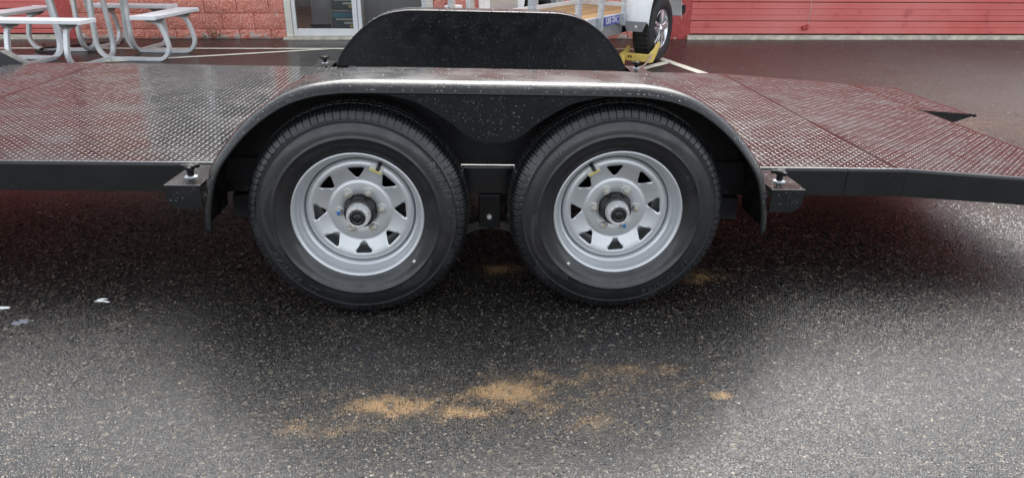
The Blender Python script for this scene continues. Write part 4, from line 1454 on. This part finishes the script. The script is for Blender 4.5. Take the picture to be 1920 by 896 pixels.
for x, z in ((-0.435, 0.33), (0.414, 0.345)):
    MB().tube([(x, 0.16, z), (x, 2.33, z)], 0.076, seg=14, smooth=True).build('axle', 'dull_black', hauler)
    link('tyre', TYRE_ME, 'tyre_rubber', hauler, (x, 2.385, z + 0.025), (0, 0, math.pi))
for x in (-0.86, 0.86):
    MB().box(x - 0.035, x + 0.035, 0.22, 0.27, 0.27, 0.351).build('spring_hanger', 'dull_black', hauler)

# low rail on the far front edge of the deck
MB().prism([(2.12, zfront(-2.9)), (2.20, zfront(-2.9) + 0.075), (2.27, zfront(-2.9) + 0.075), (2.27, DZ - 0.02), (2.12, DZ - 0.02)], -3.7, -2.80, 'x').build('front_rail', 'black_paint', hauler)
MB().add([(-2.80, 2.12, zfront(-2.9)), (-2.80, 2.20, zfront(-2.9) + 0.075), (-2.80, 2.27, zfront(-2.9) + 0.075), (-2.68, 2.27, zfront(-2.7)), (-2.68, 2.20, zfront(-2.7)), (-2.80, 2.27, zfront(-2.9))],
         [(0, 1, 4), (1, 2, 3, 4), (2, 5, 3), (0, 4, 3, 5)]).build('front_rail_end', 'black_paint', hauler)

# ------------------------------------------------------------------ square aluminium picnic table
tbl = tag(empty('picnic_table', (-4.43, 7.71, 0), (0, 0, R(-2.5))), 'square aluminium picnic table with four benches and bent tube legs', 'picnic table')
def u_leg(s_):
    """outer bench post, ground run, riser to the table top; plane x-z, bench towards +x"""
    pts = [(0.80, 0.405), (0.872, 0.36), (0.905, 0.27), (0.928, 0.18), (0.926, 0.12), (0.895, 0.062), (0.84, 0.026), (0.77, 0.021), (0.6, 0.021), (0.40, 0.021), (0.30, 0.026), (0.225, 0.062), (0.188, 0.12), (0.176, 0.19), (0.183, 0.35), (0.20, 0.55), (0.215, 0.71)]
    pts3 = catmull([(x, s_, z) for x, z in pts], 3)
    return MB().tube(pts3, 0.040, 0.042, upv=(0, 1, 0))
for k in range(4):
    M_ = Matrix.Rotation(k * math.pi / 2, 4, 'Z')
    rz = k * math.pi / 2
    for s_ in (-0.285, 0.285):
        u_leg(s_).build('leg', 'aluminium', tbl, None, (0, 0, rz), bevel=0.006)
        MB().prism([(0.70, 0.425), (0.93, 0.425), (0.88, 0.385), (0.76, 0.385)], s_ - 0.028, s_ + 0.028).build('seat_bracket', 'grey_steel', tbl, None, (0, 0, rz))
    b_ = MB().bbox(0.685, 0.935, -0.445, 0.445, 0.426, 0.462, 0.006)
    for gx in (0.75, 0.81, 0.87):
        pass
    bo = b_.build('bench_seat', 'seat_aluminium', tbl, None, (0, 0, rz))
    for e in (-1, 1):
        MB().bbox(0.682, 0.938, min(e * 0.4455, e * 0.475), max(e * 0.4455, e * 0.475), 0.423, 0.465, 0.005).build('end_cap', 'end_cap', bo)
for j in range(4):
    y = -0.57 + j * 0.2875
    MB().bbox(-0.575, 0.575, y, y + 0.277, 0.73, 0.766, 0.006).build('top_plank', 'seat_aluminium', tbl)
MB().box(-0.50, 0.50, -0.30, -0.26, 0.70, 0.729).box(-0.50, 0.50, 0.26, 0.30, 0.70, 0.729).box(-0.30, -0.26, -0.50, 0.50, 0.671, 0.699).box(0.26, 0.30, -0.50, 0.50, 0.671, 0.699).build('top_frame', 'aluminium', tbl)

# cable tying the table down
cab = [(-5.55, 8.55, 0.012), (-5.36, 8.30, 0.010), (-5.24, 8.06, 0.012), (-5.20, 7.93, 0.03), (-5.13, 7.93, 0.05), (-5.08, 8.0, 0.045), (-5.02, 8.02, 0.052), (-4.97, 7.98, 0.055), (-5.00, 7.93, 0.02), (-5.12, 7.90, 0.012), (-5.25, 7.95, 0.010), (-5.32, 8.08, 0.012), (-5.22, 8.25, 0.012), (-4.95, 8.55, 0.012), (-4.70, 8.75, 0.012)]
o = MB().tube(catmull(cab, 5), 0.020, seg=8, smooth=True).build('security_cable', 'chain_brown')
tag(o, 'dark brown security cable looped round the picnic table leg', 'cable')

# ------------------------------------------------------------------ white utility trailer by the shop
PH = R(32)
ut = tag(empty('utility_trailer', (1.555, 7.62, 0), (0, 0, math.pi / 2 - PH)), 'small open utility trailer with wood deck, galvanised posts and white fenders', 'trailer')
# local: +x along the trailer away from the camera, -y towards the near (wheel) side
NR, FR_ = 0.27, 1.42        # near and far side of the bed (y)
X0, X1, UZ = -2.40, 0.72, 0.475
nb = 9
bw = (FR_ - NR - 0.08) / nb
for k in range(nb):
    y = NR + 0.04 + k * bw
    MB().bbox(X0, X1, y + 0.003, y + bw - 0.003, UZ - 0.035, UZ, 0.003).build('deck_board', 'deck_wood', ut)
MB().bbox(X0, X1, NR - 0.005, NR + 0.038, 0.42, 0.515, 0.004).build('bed_rail', 'galvanised', ut)
MB().bbox(X0, X1, FR_ - 0.038, FR_ + 0.005, 0.42, 0.515, 0.004).build('bed_rail', 'white_paint', ut)
MB().bbox(X1 + 0.001, X1 + 0.05, NR - 0.005, FR_ + 0.005, 0.43, 0.52, 0.004).build('bed_rail', 'white_paint', ut)
MB().bbox(X0 - 0.05, X0 - 0.001, NR - 0.005, FR_ + 0.005, 0.42, 0.515, 0.004).build('bed_rail', 'galvanised', ut)
for x, w_ in ((-2.28, 0.06), (-1.48, 0.052), (-1.02, 0.046), (-0.50, 0.036), (0.69, 0.05)):
    MB().bbox(x - w_ / 2, x + w_ / 2, NR - 0.052, NR - 0.0055, 0.40, 1.15, 0.004).build('stake_post', 'galvanised', ut)
for x, w_ in ((-2.08, 0.075), (-1.72, 0.06), (-1.42, 0.08), (-0.17, 0.06), (0.30, 0.05), (0.69, 0.05)):
    MB().bbox(x - w_ / 2, x + w_ / 2, FR_ + 0.0055, FR_ + 0.05, 0.40, 1.15, 0.004).build('stake_post', 'galvanised', ut)
MB().bbox(X0, X1 + 0.05, NR - 0.054, NR - 0.004, 1.151, 1.20, 0.004).build('top_rail', 'galvanised', ut)
MB().bbox(X0, X1 + 0.05, FR_ + 0.004, FR_ + 0.054, 1.151, 1.20, 0.004).build('top_rail', 'galvanised', ut)
MB().bbox(X1 + 0.001, X1 + 0.045, NR, FR_, 0.60, 0.655, 0.004).build('top_rail', 'white_paint', ut)
# far side panels
MB().bbox(-1.02, -0.50, FR_ + 0.06, FR_ + 0.075, 0.50, 0.92, 0.003).build('side_panel', 'beige_panel', ut)
MB().bbox(-1.20, -1.03, FR_ + 0.056, FR_ + 0.08, 0.45, 0.98, 0.004).bbox(-0.49, -0.43, FR_ + 0.056, FR_ + 0.08, 0.45, 0.98, 0.004).bbox(-1.03, -0.49, FR_ + 0.056, FR_ + 0.08, 0.45, 0.495, 0.004).build('panel_frame', 'white_paint', ut)
MB().bbox(-1.66, -1.50, FR_ + 0.06, FR_ + 0.16, 0.40, 0.60, 0.006).build('junction_box', 'white_paint', ut)
# small hooks on the far front rail
MB().bbox(0.60, 0.68, 1.20, 1.26, 0.52, 0.60, 0.006).build('tie_hook', 'white_paint', ut)
MB().tube([(0.62, 0.95, 0.52), (0.62, 0.95, 0.60), (0.62, 1.02, 0.60), (0.62, 1.02, 0.55)], 0.03, seg=8, smooth=True).build('tie_hook', 'white_paint', ut)
# lower frame channel under the bed
MB().prism([(-2.38, 0.42), (-0.40, 0.42), (-0.40, 0.315), (-0.95, 0.315), (-1.30, 0.40), (-2.38, 0.40)], NR + 0.02, NR + 0.03).build('frame_channel', 'grey_steel', ut)
MB().bbox(-0.9, 0.9, NR + 0.05, NR + 0.11, 0.31, 0.40, 0.004).build('axle_beam', 'dull_black', ut)
# brand plate on the near rail
lb = MB().box(-0.90, -0.56, NR - 0.012, NR - 0.0056, 0.428, 0.505).build('brand_plate', 'blue_label', ut)
tm = text_mesh('SURE-TRAC', 0.084, 0.0, 0.0008, 0.94)
tm.materials.clear()
for v in tm.vertices:
    x, y, z = v.co
    v.co = (-0.73 + x * 0.70, NR - 0.0132 - z, 0.4665 + y)
link('brand_lettering', tm, 'white_paint', lb)
# near fender: white plate arch with grey gusset at its front foot
arc = [(-0.47, 0.43), (-0.455, 0.52), (-0.40, 0.66), (-0.31, 0.745), (-0.2, 0.775), (0.2, 0.775), (0.31, 0.745), (0.40, 0.66), (0.455, 0.52), (0.47, 0.43)]
ap = [(p.x, p.z) for p in catmull([(x, 0, z) for x, z in arc], 4)]
fv, ffs = [], []
for i, (x, z) in enumerate(ap):
    for y in (NR - 0.007, NR - 0.10, -0.015, -0.02):
        fv.append((x, y, z - (0.03 if y == -0.02 else 0)))
    if i:
        for j in range(3):
            ffs.append(((i - 1) * 4 + j, i * 4 + j, i * 4 + j + 1, (i - 1) * 4 + j + 1))
uf = MB().add(fv, ffs, True).build('fender', 'white_paint', ut)
sd = uf.modifiers.new('thick', 'SOLIDIFY')
sd.thickness = 0.004
MB().prism([(0.25, 0.445), (-0.005, 0.445), (0.04, 0.35), (0.20, 0.35)], -0.486, -0.476, 'x').build('fender_gusset', 'grey_steel', ut)
MB().lathe([(0.0, -0.004), (0.014, -0.004), (0.015, 0.0)], 14).build('gusset_bolt', 'white_bolt', ut, (-0.488, 0.105, 0.395), (0, 0, -math.pi / 2))
# rear marker arm behind the wheel
MB().bbox(0.49, 0.53, 0.02, 0.06, 0.44, 1.1, 0.004).bbox(0.47, 0.56, 0.01, 0.09, 0.43, 0.56, 0.008).build('lamp_bracket', 'galvanised', ut)
MB().bbox(0.48, 0.55, -0.03, 0.009, 0.45, 0.54, 0.008).build('tail_lamp', 'dull_black', ut)
# wheel: alloy rim with five twin spokes
uw = empty('wheel', (0, 0.115, 0.334), parent=ut)
ty = [(0.19, -0.080), (0.205, -0.094), (0.225, -0.105), (0.25, -0.110), (0.275, -0.108), (0.30, -0.100), (0.318, -0.088), (0.328, -0.074), (0.331, -0.055), (0.324, -0.053), (0.324, -0.046), (0.333, -0.044), (0.334, -0.012), (0.327, -0.010), (0.327, -0.004)]
tp_ = ty + [(r, -y) for r, y in reversed(ty)]
mbt = MB()
vs, fs = [], []
KK = 120
for k in range(KK):
    t = 2 * math.pi * k / KK
    for j, (r, y) in enumerate(tp_):
        rr = r - (0.007 if (k % 3 == 0 and r > 0.32) else 0)
        vs.append((rr * math.cos(t), y, rr * math.sin(t)))
npf = len(tp_)
for k in range(KK):
    for j in range(npf - 1):
        fs.append((k * npf + j, k * npf + j + 1, ((k + 1) % KK) * npf + j + 1, ((k + 1) % KK) * npf + j))
mbt.add(vs, fs, False)
mbt.build('tyre', 'tyre_dry', uw)
MB().lathe([(0.150, 0.06), (0.176, -0.03), (0.182, -0.078), (0.190, -0.090), (0.197, -0.092), (0.199, -0.086)], 48).build('rim', 'alloy', uw)
MB().lathe([(0.0, -0.03), (0.17, -0.028), (0.172, 0.02)], 32).build('brake_backing_disc', 'dull_black', uw).name = 'backing_plate'  # plain dull black disc behind the spokes
for k in range(5):
    for dv in (-0.16, 0.16):
        a = R(90) + k * 2 * math.pi / 5
        p0 = Vector((0.045 * math.cos(a + dv * 1.6), -0.082, 0.045 * math.sin(a + dv * 1.6)))
        p1 = Vector((0.185 * math.cos(a + dv), -0.078, 0.185 * math.sin(a + dv)))
        MB().tube([p0, p0.lerp(p1, 0.5) + Vector((0, -0.006, 0)), p1], 0.030, 0.022, upv=(0, 1, 0)).build('spoke', 'alloy', uw, bevel=0.004)
MB().lathe([(0.0, -0.105), (0.028, -0.103), (0.034, -0.096), (0.060, -0.090), (0.064, -0.07), (0.064, -0.03)], 28).build('hub_cap', 'alloy', uw)
# far wheel and fender of the same trailer
uf2 = copy_tree(uf, ut)
uf2.scale = (1, -1, 1)
uf2.location = (0, 2 * (NR + FR_) / 2, 0)
uw2 = copy_tree(uw, ut)
uw2.location = (0, NR + FR_ - 0.115, 0.334)
uw2.rotation_euler = (0, 0, math.pi)

# yellow wheel clamp closed on that wheel, with its cable
wc = tag(empty('wheel_clamp', (1.555, 7.62, 0), (0, 0, math.pi / 2 - PH)), 'yellow steel wheel clamp with cable locked across the utility trailer tyre', 'wheel clamp')
MB().bbox(-0.43, -0.36, -0.02, 0.25, 0.055, 0.125, 0.006).build('cross_bar', 'clamp_yellow', wc)
arm = [(-0.44, 0.05), (-0.42, 0.13), (-0.30, 0.17), (-0.19, 0.235), (-0.165, 0.20), (-0.24, 0.12), (-0.33, 0.045)]
MB().prism(arm, -0.045, -0.021).build('outer_arm', 'clamp_yellow', wc, bevel=0.004)
MB().prism([(-0.45, 0.02), (-0.45, 0.125), (-0.36, 0.14), (-0.25, 0.19), (-0.22, 0.165), (-0.32, 0.07), (-0.36, 0.02)], 0.251, 0.275).build('inner_arm', 'clamp_yellow', wc, bevel=0.004)
MB().bbox(-0.53, -0.451, 0.21, 0.28, 0.02, 0.115, 0.006).build('lock_housing', 'clamp_yellow', wc)
MB().box(-0.4315, -0.4302, 0.175, 0.19, 0.085, 0.11).box(-0.4315, -0.4302, 0.15, 0.165, 0.085, 0.11).build('lock_mark', 'dull_black', wc)
cp = [(-0.40, -0.04, 0.13), (-0.48, -0.05, 0.09), (-0.58, -0.03, 0.035), (-0.72, 0.05, 0.02), (-0.80, 0.18, 0.016), (-0.80, 0.30, 0.02)]
for dz in (0.0, 0.016):
    MB().tube(catmull([(x - dz, y - dz * 0.8, z + dz * 0.4) for x, y, z in cp], 5), 0.016, seg=8, smooth=True).build('cable', 'cable_pink', wc)
cq = [(-0.80, 0.30, 0.02), (-0.78, 0.37, 0.03), (-0.70, 0.38, 0.05), (-0.60, 0.34, 0.09), (-0.53, 0.26, 0.10)]
MB().tube(catmull(cq, 5), 0.018, seg=8, smooth=True).build('cable', 'dull_black', wc)
